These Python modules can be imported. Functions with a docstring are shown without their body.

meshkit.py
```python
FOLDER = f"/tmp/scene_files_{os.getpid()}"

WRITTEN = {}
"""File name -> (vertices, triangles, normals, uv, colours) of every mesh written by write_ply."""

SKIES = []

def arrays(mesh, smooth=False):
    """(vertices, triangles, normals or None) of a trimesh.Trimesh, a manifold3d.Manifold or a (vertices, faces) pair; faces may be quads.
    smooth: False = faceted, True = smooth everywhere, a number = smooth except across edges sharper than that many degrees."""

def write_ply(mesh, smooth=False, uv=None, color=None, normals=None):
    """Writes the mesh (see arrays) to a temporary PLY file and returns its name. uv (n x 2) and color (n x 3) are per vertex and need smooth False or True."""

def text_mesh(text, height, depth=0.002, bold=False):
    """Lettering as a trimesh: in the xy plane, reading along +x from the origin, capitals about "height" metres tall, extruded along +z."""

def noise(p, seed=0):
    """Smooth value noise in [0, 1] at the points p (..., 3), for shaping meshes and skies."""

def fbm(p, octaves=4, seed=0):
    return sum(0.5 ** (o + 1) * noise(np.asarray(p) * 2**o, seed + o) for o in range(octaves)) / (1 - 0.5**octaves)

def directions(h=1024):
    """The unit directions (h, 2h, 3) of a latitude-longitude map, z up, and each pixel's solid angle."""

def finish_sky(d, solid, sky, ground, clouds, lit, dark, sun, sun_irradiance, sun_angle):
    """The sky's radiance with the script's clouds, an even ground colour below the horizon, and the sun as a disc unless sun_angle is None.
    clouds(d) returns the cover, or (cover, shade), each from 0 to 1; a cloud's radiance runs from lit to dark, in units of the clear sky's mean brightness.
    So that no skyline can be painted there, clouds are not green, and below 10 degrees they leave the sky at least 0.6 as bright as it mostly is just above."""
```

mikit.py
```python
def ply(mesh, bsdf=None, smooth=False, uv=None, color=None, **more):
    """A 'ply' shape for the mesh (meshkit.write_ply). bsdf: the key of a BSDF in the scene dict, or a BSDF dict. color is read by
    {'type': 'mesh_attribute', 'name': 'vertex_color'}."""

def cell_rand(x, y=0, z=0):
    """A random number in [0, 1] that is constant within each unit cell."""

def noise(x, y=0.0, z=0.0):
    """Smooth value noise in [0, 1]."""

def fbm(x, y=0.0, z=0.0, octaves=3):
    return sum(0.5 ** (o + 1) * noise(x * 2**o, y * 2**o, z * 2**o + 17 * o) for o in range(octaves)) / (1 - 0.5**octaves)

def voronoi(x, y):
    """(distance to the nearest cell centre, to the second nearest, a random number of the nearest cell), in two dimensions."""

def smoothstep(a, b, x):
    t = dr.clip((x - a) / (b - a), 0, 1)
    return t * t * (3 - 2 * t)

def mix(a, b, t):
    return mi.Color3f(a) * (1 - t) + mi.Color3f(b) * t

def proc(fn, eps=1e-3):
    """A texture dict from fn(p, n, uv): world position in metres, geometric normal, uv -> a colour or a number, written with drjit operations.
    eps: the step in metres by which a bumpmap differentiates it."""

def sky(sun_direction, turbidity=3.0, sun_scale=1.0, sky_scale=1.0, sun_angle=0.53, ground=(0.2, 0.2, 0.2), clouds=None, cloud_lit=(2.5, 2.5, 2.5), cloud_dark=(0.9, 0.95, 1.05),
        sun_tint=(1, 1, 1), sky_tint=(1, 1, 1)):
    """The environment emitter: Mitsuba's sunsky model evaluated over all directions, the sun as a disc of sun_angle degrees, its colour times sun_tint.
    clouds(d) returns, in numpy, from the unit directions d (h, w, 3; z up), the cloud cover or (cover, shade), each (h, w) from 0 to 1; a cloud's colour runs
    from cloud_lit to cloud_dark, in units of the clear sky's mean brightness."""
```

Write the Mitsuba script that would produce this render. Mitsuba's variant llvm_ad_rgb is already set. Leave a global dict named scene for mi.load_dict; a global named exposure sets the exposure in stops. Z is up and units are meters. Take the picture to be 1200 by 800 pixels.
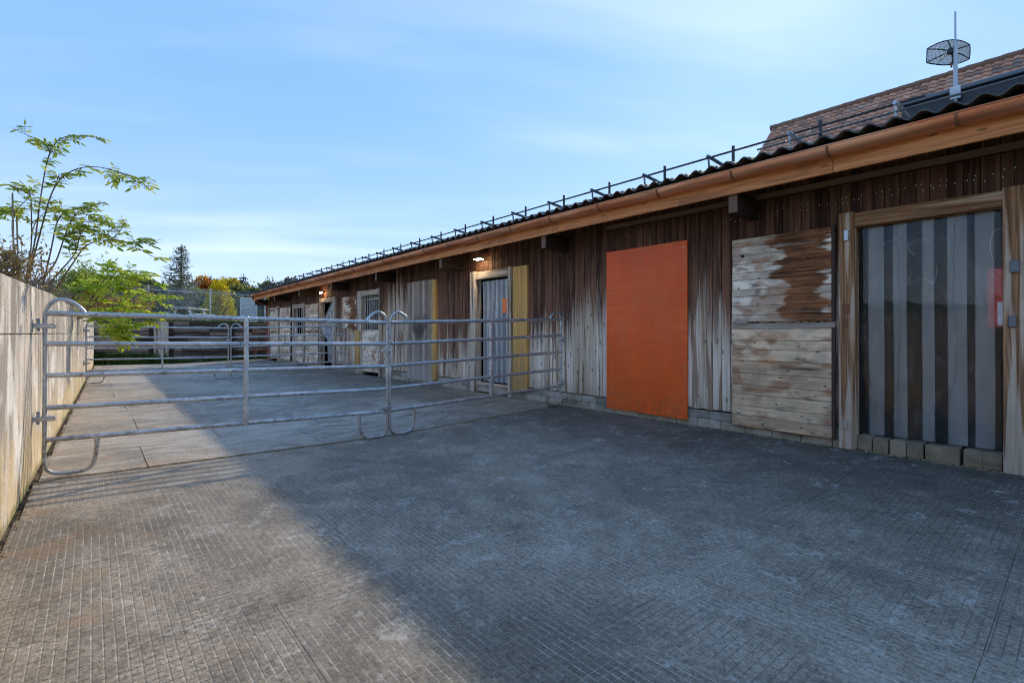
import math, random
import numpy as np, trimesh
import drjit as dr
import mitsuba as mi
import mikit, meshkit
from mikit import noise, fbm, voronoi, cell_rand, smoothstep, mix, proc
from scipy.spatial import ConvexHull
rng = np.random.default_rng(7)
random.seed(7)
T = mi.ScalarTransform4f
scene, labels = {}, {}
PI = math.pi

# ------------------------------------------------------------------ camera, sky, exposure
YAW = math.atan(492 / 580.0)
EYE = 1.35
fwd = (math.sin(YAW), math.cos(YAW), 0.00345)
scene['camera'] = {'type': 'perspective', 'fov_axis': 'x', 'fov': 2 * math.degrees(math.atan(600 / 580.0)),
                   'near_clip': 0.05, 'far_clip': 2000.0,
                   'to_world': T().look_at(origin=[0, 0, EYE], target=[fwd[0], fwd[1], EYE + fwd[2]], up=[0, 0, 1])}
SUN_AZ, SUN_EL = 68.0, 35.1          # azimuth from +y towards +x


def wisps(d):
    """a thin even veil of high cirrus over the whole sky, milkier towards the horizon"""
    x, y, z = d[..., 0], d[..., 1], np.maximum(d[..., 2], 0.02)
    u, v = x / (z + .12), y / (z + .12)
    a = u * 0.86 - v * 0.51
    b = u * 0.51 + v * 0.86
    p = np.stack([a * .7 + 2.3, b * 2.6, a * 0 + 3.1], -1)
    f = meshkit.fbm(p + .6 * meshkit.fbm(p * .7, 3, 5)[..., None], 5, 3)
    streak = np.clip((f - .42) / .33, 0, 1) ** 1.5
    low = np.exp(-np.maximum(d[..., 2], 0) / .15)
    return np.clip(.80 + .12 * low, 0, .95), np.clip(.95 * low + .27 * streak, 0, 1)


def sundir(az, el):
    a, e = math.radians(az), math.radians(el)
    return (math.sin(a) * math.cos(e), math.cos(a) * math.cos(e), math.sin(e))


scene['sky'] = mikit.sky(sundir(SUN_AZ, SUN_EL), turbidity=2.2, sun_scale=0.25, sun_angle=1.1, clouds=wisps,
                         cloud_lit=(.255, .61, 1.30), cloud_dark=(1.48, 1.55, 1.65), sun_tint=(.87, .96, 1.08), ground=(.2, .2, .19))
exposure = 3.35

# ------------------------------------------------------------------ helpers
SL = 0.0158


def cross(x):
    return .15 * np.clip((x - 3.0) / 3.45, 0, 1)


def ground_z(x, y):
    return SL * np.asarray(y, float) + cross(np.asarray(x, float))


def shear(v, mode):
    v = np.array(v, float)
    if mode is None:
        return v
    y = v[:, 1]
    if mode == 'yard':
        v[:, 2] += SL * y + cross(v[:, 0])
    elif mode == 'slope':
        v[:, 2] += SL * y
    elif mode == 'wall':
        v[:, 2] += SL * y + .15
    elif mode == 'roof':
        v[:, 2] += SL * y + .15 - .006 * np.maximum(0, y - 7)
    return v


used = set()


def uniq(k):
    if k not in used:
        used.add(k)
        return k
    i = 1
    while f'{k}_{i:03d}' in used:
        i += 1
    k = f'{k}_{i:03d}'
    used.add(k)
    return k


_next = {}


def fast_uniq(k):
    n = _next.get(k, 0)
    _next[k] = n + 1
    r = k if n == 0 else f'{k}_{n:03d}'
    used.add(r)
    return r


def meta(key, label=None, cat=None, group=None, kind=None):
    d = {}
    if label: d['label'] = label
    if cat: d['category'] = cat
    if group: d['group'] = group
    if kind: d['kind'] = kind
    if d: labels[key] = d


def thing(name, label, cat, group=None):
    k = fast_uniq(name)
    meta(k, label, cat, group)
    return k


class MB:
    """one mesh being collected: vertices, triangles, uv"""

    def __init__(self):
        self.v, self.f, self.uv, self.n = [], [], [], 0

    def add(self, v, f, uv=None):
        v = np.asarray(v, float); f = np.asarray(f, int)
        if f.shape[1] == 4:
            f = np.vstack([f[:, [0, 1, 2]], f[:, [0, 2, 3]]])
        self.v.append(v); self.f.append(f + self.n); self.n += len(v)
        self.uv.append(np.zeros((len(v), 2)) if uv is None else uv)
        return self

    def mesh(self):
        return np.vstack(self.v), np.vstack(self.f), np.vstack(self.uv)


def put(name, m, bsdf, parent=None, mode=None, smooth=False, uv=False, label=None, cat=None, group=None, kind=None, **more):
    key = fast_uniq(name if parent is None else parent + '__' + name)
    if isinstance(m, MB):
        v, f, t = m.mesh()
    elif isinstance(m, trimesh.Trimesh):
        v, f, t = np.array(m.vertices), np.array(m.faces), None
    elif len(m) == 3:
        v, f, t = m
    else:
        (v, f), t = m, None
    v = shear(v, mode)
    scene[key] = mikit.ply(trimesh.Trimesh(v, f, process=False), bsdf, smooth=smooth, uv=t if uv else None, **more)
    meta(key, label, cat, group, kind)
    return key


# chamfered box with fixed topology
def _topo():
    pts = []
    for sx in (-1, 1):
        for sy in (-1, 1):
            for sz in (-1, 1):
                for a in range(3):
                    p = np.array([sx, sy, sz], float)
                    q = p * 1.0
                    for b in range(3):
                        if b != a: q[b] *= .8
                    pts.append(q)
    pts = np.array(pts)
    h = ConvexHull(pts)
    f = h.simplices.copy()
    for i, t in enumerate(f):
        n = np.cross(pts[t[1]] - pts[t[0]], pts[t[2]] - pts[t[0]])
        if n @ pts[t].mean(0) < 0: f[i] = t[::-1]
    return np.sign(pts), np.abs(pts) < .95, f


CB_S, CB_IN, CB_F = _topo()
_pid = [0]


def cbox(lo, hi, ch=.004, axis=2, pid=None):
    """(v, f, uv): box with chamfered edges; uv.x runs along the grain axis (+50 * piece number), uv.y across"""
    lo, hi = np.asarray(lo, float), np.asarray(hi, float)
    c, h = (lo + hi) / 2, (hi - lo) / 2
    ch = min(ch, .45 * h.min())
    v = c + CB_S * (h - ch * CB_IN)
    if pid is None:
        _pid[0] += 1
        pid = _pid[0]
    oth = [a for a in range(3) if a != axis]
    uv = np.stack([v[:, axis] - lo[axis] + 50.0 * pid + 5, (v[:, oth] - lo[oth]).sum(1)], 1)
    return v, CB_F, uv


def rot(v, deg, axis='z', about=(0, 0, 0)):
    a = math.radians(deg); c, s = math.cos(a), math.sin(a)
    R = {'z': [[c, -s, 0], [s, c, 0], [0, 0, 1]], 'y': [[c, 0, s], [0, 1, 0], [-s, 0, c]], 'x': [[1, 0, 0], [0, c, -s], [0, s, c]]}[axis]
    return (np.asarray(v) - about) @ np.array(R).T + about


def tube(path, r, n=10, sy=1.0, cap=True):
    """swept tube: r a number or one per point; sy flattens it across"""
    P = np.asarray(path, float)
    r = np.broadcast_to(np.asarray(r, float), (len(P),))
    t = np.gradient(P, axis=0)
    t /= np.linalg.norm(t, axis=1, keepdims=True) + 1e-12
    up = np.array([0, 0, 1.0]) if abs(t[0][2]) < .9 else np.array([1.0, 0, 0])
    a = np.cross(t[0], up); a /= np.linalg.norm(a)
    rings, N = [], len(P)
    ang = np.arange(n) * 2 * PI / n
    for i in range(N):
        a = a - t[i] * (a @ t[i]); a /= np.linalg.norm(a) + 1e-12
        b = np.cross(t[i], a)
        rings.append(P[i] + r[i] * (np.cos(ang)[:, None] * a * sy + np.sin(ang)[:, None] * b))
    v = np.vstack(rings)
    i = np.arange(n); j = (i + 1) % n
    f = [np.stack([k * n + i, k * n + j, (k + 1) * n + j, (k + 1) * n + i], 1) for k in range(N - 1)]
    f = np.vstack(f); f = np.vstack([f[:, [0, 1, 2]], f[:, [0, 2, 3]]])
    if cap:
        v = np.vstack([v, P[:1], P[-1:]])
        f = np.vstack([f, np.stack([j, i, i * 0 + N * n], 1), np.stack([(N - 1) * n + i, (N - 1) * n + j, i * 0 + N * n + 1], 1)])
    return v, f


def spline(pts, n=24):
    """Catmull-Rom through pts"""
    P = np.asarray(pts, float)
    P = np.vstack([2 * P[0] - P[1], P, 2 * P[-1] - P[-2]])
    out = []
    m = len(P) - 3
    for k in np.linspace(0, m - 1e-6, n):
        i = int(k); t = k - i
        p0, p1, p2, p3 = P[i:i + 4]
        out.append(.5 * ((2 * p1) + (p2 - p0) * t + (2 * p0 - 5 * p1 + 4 * p2 - p3) * t * t + (3 * p1 - p0 - 3 * p2 + p3) * t ** 3))
    return np.array(out)


def grid_mesh(nu, nv):
    i = np.arange(nu - 1)[:, None] * nv + np.arange(nv - 1)[None]
    return np.stack([i, i + 1, i + nv + 1, i + nv], -1).reshape(-1, 4)


# ------------------------------------------------------------------ materials
def mat(name, d):
    scene[name] = d
    return name


def pr(col, rough=.7, spec=.3, **k):
    return {'type': 'principled', 'base_color': proc(col) if callable(col) else {'type': 'rgb', 'value': list(col)},
            'roughness': proc(rough) if callable(rough) else rough, 'specular': spec, **k}


def bump(b, fn, scale, eps=1e-3):
    return {'type': 'bumpmap', 'arbitrary': proc(fn, eps), 'scale': scale, 'bsdf': b}


def two(b):
    return {'type': 'twosided', 'bsdf': b}


def wh(p):          # height above the ground at the building wall
    return p.z - SL * p.y - .15


def pid_of(uv):
    return dr.floor(uv.x / 50.0)


def grainf(uv, k=0.0):
    i = pid_of(uv)
    u = uv.x - i * 50
    w = fbm(u * 1.3 + i * 3.7, uv.y * 9 + i * 1.9, k + 2, 2) * .05
    return fbm(u * 2.2 + i * 7.1, (uv.y + w) * 85 + i * 13.3, k, 4), fbm(u * .9 + i * 5.3, (uv.y + w) * 22 + i * 3.1, k + 9, 3)


def c_facade(p, n, uv):
    i = pid_of(uv)
    r = cell_rand(i, 3, 1); r2 = cell_rand(i, 5, 2)
    g, g2 = grainf(uv)
    h = wh(p)
    big = fbm(p.y * .8, p.z * .35, 4.0, 3)
    t = h + (big - .5) * 2.9 + (g - .5) * .9 + (g2 - .5) * 1.25 + (r - .5) * .8
    bl = smoothstep(2.0, .8, t)
    dark = mix((.066, .027, .017), (.215, .092, .052), smoothstep(.3, .72, g2 * .6 + r2 * .4))
    dark = mix(dark, (.34, .20, .12), smoothstep(.57, .75, g) * .45)
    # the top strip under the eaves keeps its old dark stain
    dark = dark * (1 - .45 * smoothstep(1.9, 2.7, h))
    pale = mix((.54, .40, .275), (.88, .73, .57), smoothstep(.25, .75, g * .5 + r * .5))
    pale = mix(pale, (.27, .14, .075), smoothstep(.57, .70, g2) * .8)
    c = mix(dark, pale, bl)
    knot = smoothstep(.10, .04, voronoi(p.y * 5 + i, p.z * 2.2)[0])
    c = mix(c, (.08, .045, .028), knot * .7)
    # splash dirt near the ground
    c = mix(c, (.24, .18, .13), smoothstep(.50, .2, h + (big - .5) * .3) * .3)
    return c


def h_wood(p, n, uv):
    g, g2 = grainf(uv)
    return g * .6 + g2 * .4


mat('mat_facade', two(bump(pr(c_facade, .8, .2), h_wood, .004)))


def c_grey_boards(p, n, uv):
    i = pid_of(uv); r = cell_rand(i, 3, 1)
    g, g2 = grainf(uv)
    h = wh(p)
    c = mix((.24, .165, .12), (.54, .44, .355), smoothstep(.25, .75, g * .6 + r * .35))
    d = smoothstep(.42, .62, fbm(p.y * 2.2, p.z * 1.1, 7.0, 3) + .25 * (g - .5) - .2 * dr.abs(h - 1.35))
    c = mix(c, (.055, .042, .037), d * .85)
    return mix(c, (.50, .43, .38), smoothstep(.8, .1, h + (g - .5)) * .6)


mat('mat_grey_boards', two(bump(pr(c_grey_boards, .8, .2), h_wood, .003)))


def plank_col(y0, yw, pale_amt, seed):
    def c(p, n, uv):
        i = pid_of(uv); r = cell_rand(i, 3, seed)
        g, g2 = grainf(uv, seed)
        pale = mix((.60, .475, .35), (.92, .80, .64), smoothstep(.25, .75, g * .6 + r * .4))
        raw = mix((.46, .285, .16), (.86, .60, .37), smoothstep(.2, .8, g * .55 + r * .45))
        c = mix(raw, pale, pale_amt)
        cloudy = fbm(p.y * 2.2 + seed, p.z * 2.2, 3.0, 3)
        c = mix(c, (.34, .25, .18), smoothstep(.53, .73, cloudy + .25 * (g - .5)) * .6)
        # bare brown patch where the old coat still clings
        edge = dr.abs(p.y - y0 + (fbm(p.z * 6, p.y * 2, seed + 3.0, 3) - .5) * .55 + (g2 - .5) * .35) / yw
        st = smoothstep(1.10, .84, edge + (g - .5) * .45) * smoothstep(.28, .5, g2 * .6 + g * .25 + fbm(p.y * 3, p.z * 9, 1.0, 2) * .3)
        c = mix(c, mix((.070, .024, .010), (.31, .122, .045), smoothstep(.3, .7, g * .6 + g2 * .4)), st)
        sp = smoothstep(.66, .84, fbm(p.y * 7 + 2 * g2, p.z * 13, seed + 1.0, 4))
        c = mix(c, (.10, .06, .04), sp * .7)
        mot = fbm(p.y * 9, p.z * 14 + i, seed + 5.0, 4)
        c = c * (.62 + .76 * mot)
        c = mix(c, (.34, .13, .05), smoothstep(.54, .70, fbm(p.y * 3.3 + 5, p.z * 6.5, seed + 8.0, 4) + .2 * (g2 - .5)) * .6)
        if y0 == 99:                                    # one long dark smear on the lower leaf
            sm = smoothstep(.075, .0, dr.abs(p.z - .15 - SL * p.y - .86 + (g2 - .5) * .06)) * smoothstep(.42, .1, dr.abs(p.y - 2.28))
            c = mix(c, (.075, .035, .02), sm * smoothstep(.3, .6, g) * .9)
            c = mix(c, (.50, .20, .06), smoothstep(.10, .0, dr.abs(p.z - .15 - SL * p.y - .93)) * smoothstep(.2, .05, dr.abs(p.y - 2.62)) * .6)
        kn = smoothstep(.055, .02, voronoi(p.y * 2.3 + i * .7, p.z * 4.1)[0])
        return mix(c, (.06, .035, .02), kn * .85)
    return c


mat('mat_plank_upper', two(bump(pr(plank_col(2.22, .31, .85, 2.0), .75, .25), h_wood, .004)))
mat('mat_plank_lower', two(bump(pr(plank_col(99, .3, .08, 5.0), .75, .25), h_wood, .004)))
mat('mat_plank_far', two(bump(pr(plank_col(15.5, .28, .6, 8.0), .75, .25), h_wood, .004)))


def c_rail_grey(p, n, uv):
    g, g2 = grainf(uv)
    return mix((.22, .165, .125), (.50, .40, .31), g)


mat('mat_rail_grey', two(pr(c_rail_grey, .8, .2)))


def c_frame(p, n, uv):
    i = pid_of(uv); g, g2 = grainf(uv, 4.0)
    h = wh(p)
    c = mix((.16, .07, .030), (.48, .245, .115), smoothstep(.25, .8, g * .7 + g2 * .3))
    w = smoothstep(.50, .68, g2 + .25 * smoothstep(1.2, .1, h) + (cell_rand(i, 2, 2) - .5) * .12)
    return mix(c, mix((.42, .30, .21), (.70, .57, .44), g), w * .8)


mat('mat_frame', two(bump(pr(c_frame, .75, .25), h_wood, .005)))


def c_frame_pale(p, n, uv):
    i = pid_of(uv); g, g2 = grainf(uv, 6.0)
    c = mix((.40, .30, .21), (.72, .585, .44), smoothstep(.25, .75, g))
    return mix(c, (.14, .085, .055), smoothstep(.54, .68, g2) * .8)


mat('mat_frame_pale', two(bump(pr(c_frame_pale, .75, .25), h_wood, .004)))


def c_yellow(p, n, uv):
    g, g2 = grainf(uv, 3.0)
    c = mix((.54, .27, .060), (.80, .46, .14), smoothstep(.25, .75, g * .5 + g2 * .5))
    h = wh(p)
    return mix(c, (.25, .16, .09), smoothstep(.45, .7, g2 + .3 * smoothstep(.9, .1, h)) * .5)


mat('mat_yellow_timber', two(bump(pr(c_yellow, .65, .3), h_wood, .002)))


def c_fascia(p, n, uv):
    g, g2 = grainf(uv, 3.0)
    c = mix((.50, .170, .055), (.76, .315, .115), smoothstep(.25, .75, g * .55 + g2 * .45))
    kn = smoothstep(.06, .02, voronoi(p.y * 1.1, p.z * 4.2)[0])
    c = mix(c, (.16, .07, .03), smoothstep(.55, .7, fbm(p.y * 1.5, p.z * 6, 2.0, 3)) * .4)
    return mix(c, (.13, .06, .03), kn * .8)


mat('mat_fascia', two(bump(pr(c_fascia, .6, .3), h_wood, .002)))


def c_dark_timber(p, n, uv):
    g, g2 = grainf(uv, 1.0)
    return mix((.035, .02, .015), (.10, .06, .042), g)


mat('mat_dark_timber', two(pr(c_dark_timber, .75, .2)))


def c_beam_end(p, n, uv):
    g, g2 = grainf(uv, 1.0)
    return mix((.12, .075, .055), (.22, .15, .11), g)


mat('mat_beam', two(pr(lambda p, n, uv: mix(c_dark_timber(p, n, uv) * .55, (.19, .12, .08), smoothstep(.9, .99, -n.x)), .75, .2)))


def c_ply(p, n, uv):
    f = fbm(p.y * 3, p.z * 26, 1.0, 3) * .6 + .4 * fbm(p.y * 44, p.z * 3, 2.0, 2)
    c = mix((.80, .094, .008), (.86, .122, .011), smoothstep(.3, .75, f))
    sm = smoothstep(.52, .78, fbm(p.y * 3.5, p.z * 2.0, 6.0, 5))
    c = mix(c, (.70, .15, .04), sm * .3)
    c = c * (.86 + .28 * fbm(p.y * 1.6, p.z * .9, 9.0, 3))
    h = wh(p)
    sc = smoothstep(.66, .74, fbm(p.y * 22 + p.z * 9, p.z * 5, 3.0, 3))
    c = mix(c, (.76, .20, .06), sc * .15)
    sp = smoothstep(.55, .72, fbm(p.y * 24, p.z * 24, 5.0, 3) + .18 * smoothstep(.6, .05, h))
    return mix(c, (.30, .12, .05), sp * smoothstep(.6, .05, h) * .3)


mat('mat_plywood', two(bump(pr(c_ply, lambda p, n, uv: .36 + .12 * fbm(p.y * 5, p.z * 5, 2.0, 3), .4),
                            lambda p, n, uv: fbm(p.y * 1.5, p.z * 1.5, 1.0, 2), .006, .01)))


def matgrid(p):
    a = p.x / .040
    b = p.y / .044
    return dr.abs(a - dr.floor(a) - .5), dr.abs(b - dr.floor(b) - .5)


def dust(p):
    """pale dust and dried dung trodden into the mats"""
    a = fbm(p.x * 1.1, p.y * 1.0, 1.0, 4)
    b = fbm(p.x * 5.0 + 3, p.y * 3.6, 2.0, 4)
    c = fbm(p.x * 17, p.y * 15, 3.0, 3)
    return a, b, c


def c_rubber(p, n, uv):
    a = fbm(p.x * .8, p.y * .7, 1.0, 4)
    b = fbm(p.x * 5.0 + 3, p.y * 4.1, 2.0, 4)
    c = fbm(p.x * 37, p.y * 33, 3.0, 3)
    i = pid_of(uv)
    r = cell_rand(i, 1, 1)
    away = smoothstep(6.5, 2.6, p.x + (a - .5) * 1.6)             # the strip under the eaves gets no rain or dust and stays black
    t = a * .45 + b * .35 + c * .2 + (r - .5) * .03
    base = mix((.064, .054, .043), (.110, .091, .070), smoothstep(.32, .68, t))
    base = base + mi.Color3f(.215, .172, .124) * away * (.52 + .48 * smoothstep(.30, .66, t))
    # soft scuffs and specks of trodden dust
    scuff = smoothstep(.50, .80, b * .6 + a * .4) * (.35 + .65 * c)
    base = mix(base, (.43, .39, .335), scuff * .26 * (.4 + .6 * away))
    spot = smoothstep(.60, .82, fbm(p.x * 7.0 + 9, p.y * 9.5, 5.0, 4)) * smoothstep(.35, .6, c)
    base = mix(base, (.58, .54, .47), spot * .34)
    gx, gy = matgrid(p)
    worn = smoothstep(.34, .62, fbm(p.x * 1.9 + 4, p.y * 1.5, 21.0, 3))
    brk = (.35 + .65 * smoothstep(.2, .65, noise(p.x * 17, p.y * 17, 8.0))) * (.45 + .55 * c)
    base = mix(base, (.56, .50, .42), smoothstep(.41, .46, gx) * (.26 + .56 * worn) * brk)
    base = mix(base, (.56, .50, .42), smoothstep(.44, .475, gy) * (.12 + .40 * worn) * brk)
    base = mix(base, (.020, .019, .018), smoothstep(.42, .465, gy) * (.08 + .50 * (1 - worn)) * (.4 + .6 * brk))
    base = base * (.46 + .62 * noise(p.x * 190, p.y * 190, 0.0) + .46 * noise(p.x * 70, p.y * 70, 4.0))
    # rusty dung stains near the concrete wall
    st = smoothstep(.52, .74, fbm(p.x * 4.0 + 5, p.y * 5.5, 8.0, 4)) * smoothstep(1.0, -.2, p.x) * (.2 + .8 * c)
    return mix(base, (.30, .185, .10), st * .6)


def h_rubber(p, n, uv):
    gx, gy = matgrid(p)
    g = smoothstep(.40, .48, gx) + smoothstep(.40, .48, gy)
    return -g * .7 + .55 * fbm(p.x * 3.1, p.y * 3.3, 4.0, 2) * 2 + .35 * noise(p.x * 160, p.y * 160, 0.0)


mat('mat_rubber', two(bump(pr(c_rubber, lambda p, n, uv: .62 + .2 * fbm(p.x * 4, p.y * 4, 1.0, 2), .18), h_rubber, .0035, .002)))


def c_slab(p, n, uv):
    wx = p.x + .5 * (fbm(p.x * 1.7, p.y * 1.7, 11.0, 2) - .5)
    wy = p.y + .5 * (fbm(p.x * 1.7 + 7, p.y * 1.7, 12.0, 2) - .5)
    a = fbm(wx * 1.1, wy * 1.0, 1.0, 4)
    b = fbm(wx * 4.0, wy * 11, 2.0, 4)
    c = fbm(wx * 22, wy * 34, 3.0, 3)
    i = pid_of(uv); r = cell_rand(i, 1, 1)
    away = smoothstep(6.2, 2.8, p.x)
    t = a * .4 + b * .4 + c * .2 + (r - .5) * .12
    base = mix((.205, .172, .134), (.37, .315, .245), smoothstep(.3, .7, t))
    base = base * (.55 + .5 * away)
    base = mix(base, (.45, .405, .34), smoothstep(.50, .75, b * .7 + c * .3) * .5 * (.25 + .75 * away))
    s2 = smoothstep(.50, .64, fbm(wx * 1.6 + 2, wy * 7.0, 8.0, 4) * .75 + c * .25) * smoothstep(2.2, .3, p.x)
    base = mix(base, (.38, .25, .15), s2 * .4)
    return base * (.75 + .5 * noise(p.x * 150, p.y * 150, 0.0))


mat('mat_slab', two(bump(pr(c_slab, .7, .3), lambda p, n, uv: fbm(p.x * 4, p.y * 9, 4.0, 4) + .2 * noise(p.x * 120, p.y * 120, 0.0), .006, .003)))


def c_dirt(p, n, uv):
    a = fbm(p.x * 14, p.y * 14, 1.0, 4)
    return mix((.030, .024, .018), (.15, .115, .075), smoothstep(.35, .75, a))


mat('mat_dirt', two(pr(c_dirt, .9, .1)))


def c_concrete(p, n, uv):
    x = p.y
    h = p.z - SL * p.y
    i = pid_of(uv); r = cell_rand(i, 1, 1)
    brd = dr.floor(x / .12)
    br = cell_rand(brd, 4, 2)
    a = fbm(x * 1.5, h * 1.5, 1.0, 4)
    f = fbm(x * 34, h * 6, 2.0, 4)
    pit = noise(x * 60, h * 60, 3.0)
    c = mix((.40, .33, .26), (.66, .575, .475), smoothstep(.25, .75, a * .5 + f * .35 + br * .22 - .03))
    ln = dr.abs(x / .12 - brd - .5)
    c = mix(c, (.30, .25, .20), smoothstep(.475, .497, ln) * .45)
    dk = smoothstep(.50, .70, fbm(x * 7, h * 1.1, 5.0, 4) + .10 * smoothstep(.6, 1.7, h))
    c = mix(c, (.22, .18, .14), dk * .7)
    wt = smoothstep(.57, .72, fbm(x * 3.0, h * 2.2, 9.0, 4))
    c = mix(c, (.78, .73, .65), wt * .7)
    oc = smoothstep(.44, .66, fbm(x * 3.3, h * 4, 7.0, 4) + .26 * smoothstep(.75, .1, h))
    c = mix(c, (.54, .38, .16), oc * .55 * smoothstep(1.0, .25, h))
    moss = smoothstep(.08, .0, h + (f - .5) * .1)
    c = mix(c, (.16, .15, .05), moss * .7)
    return c * (.86 + .28 * pit)


mat('mat_concrete', two(bump(pr(c_concrete, .88, .2), lambda p, n, uv: fbm(p.y * 22, p.z * 6, 2.0, 4) + .6 * smoothstep(.44, .5, dr.abs(p.y / .12 - dr.floor(p.y / .12) - .5)), .008, .003)))


def c_block(p, n, uv):
    i = pid_of(uv); r = cell_rand(i, 1, 1)
    a = fbm(p.y * 9, p.z * 9, p.x * 9, 4)
    c = mix((.27, .225, .175), (.50, .43, .345), smoothstep(.2, .8, a * .6 + r * .4))
    c = mix(c, (.15, .15, .09), smoothstep(.55, .7, fbm(p.y * 3, p.z * 7, 1.0, 3)) * .5)
    h = wh(p)
    return mix(c, (.45, .36, .22), smoothstep(.05, .0, h + (a - .5) * .06) * .5)


mat('mat_block', two(bump(pr(c_block, .9, .15), lambda p, n, uv: fbm(p.y * 40, p.z * 40, p.x * 40, 3), .004)))


def c_zinc(p, n, uv):
    s = voronoi(p.x * 60 + p.z * 41, p.y * 60 + p.z * 57)[2]
    g = fbm(p.x * 5, p.y * 5, p.z * 5, 3)
    f = fbm(p.x * 26, p.y * 26, p.z * 26, 4)
    c = mix((.36, .365, .365), (.66, .665, .66), s * .45 + g * .55)
    c = mix(c, (.78, .77, .75), smoothstep(.55, .7, g) * .5)
    c = mix(c, (.20, .19, .17), smoothstep(.58, .70, f) * .6)
    mud = smoothstep(.55, .05, p.z - SL * p.y - .15 + (f - .5) * .5)
    return mix(c, (.30, .255, .20), mud * smoothstep(.42, .58, f) * .8)


mat('mat_galvanised', two(pr(c_zinc, lambda p, n, uv: .38 + .2 * fbm(p.x * 8, p.y * 8, p.z * 8, 2), .5, metallic=.75)))


def c_copper(p, n, uv):
    g = fbm(p.y * 1.3, p.z * 14, p.x * 14, 4)
    c = mix((.72, .235, .105), (.92, .43, .235), smoothstep(.3, .7, g))
    return mix(c, (.34, .15, .09), smoothstep(.50, .72, fbm(p.y * 1.4, p.z * 7, p.x * 7, 4)) * .75)


mat('mat_copper_dark', two(pr((.30, .12, .07), .5, .4, metallic=.5)))
mat('mat_copper', two(pr(c_copper, lambda p, n, uv: .42 + .15 * fbm(p.y * 3, p.z * 8, 1.0, 2), .5, metallic=.7)))


def c_tile_dark(p, n, uv):
    i = pid_of(uv); r = cell_rand(i, 1, 1)
    g = fbm(p.x * 9, p.y * 9, p.z * 9, 3)
    c = mix((.055, .054, .052), (.125, .122, .115), g * .7 + r * .3)
    return mix(c, (.17, .165, .13), smoothstep(.62, .75, fbm(p.x * 14, p.y * 14, 1.0, 3)) * .5)


mat('mat_tile_dark', two(pr(c_tile_dark, .7, .3)))


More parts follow.
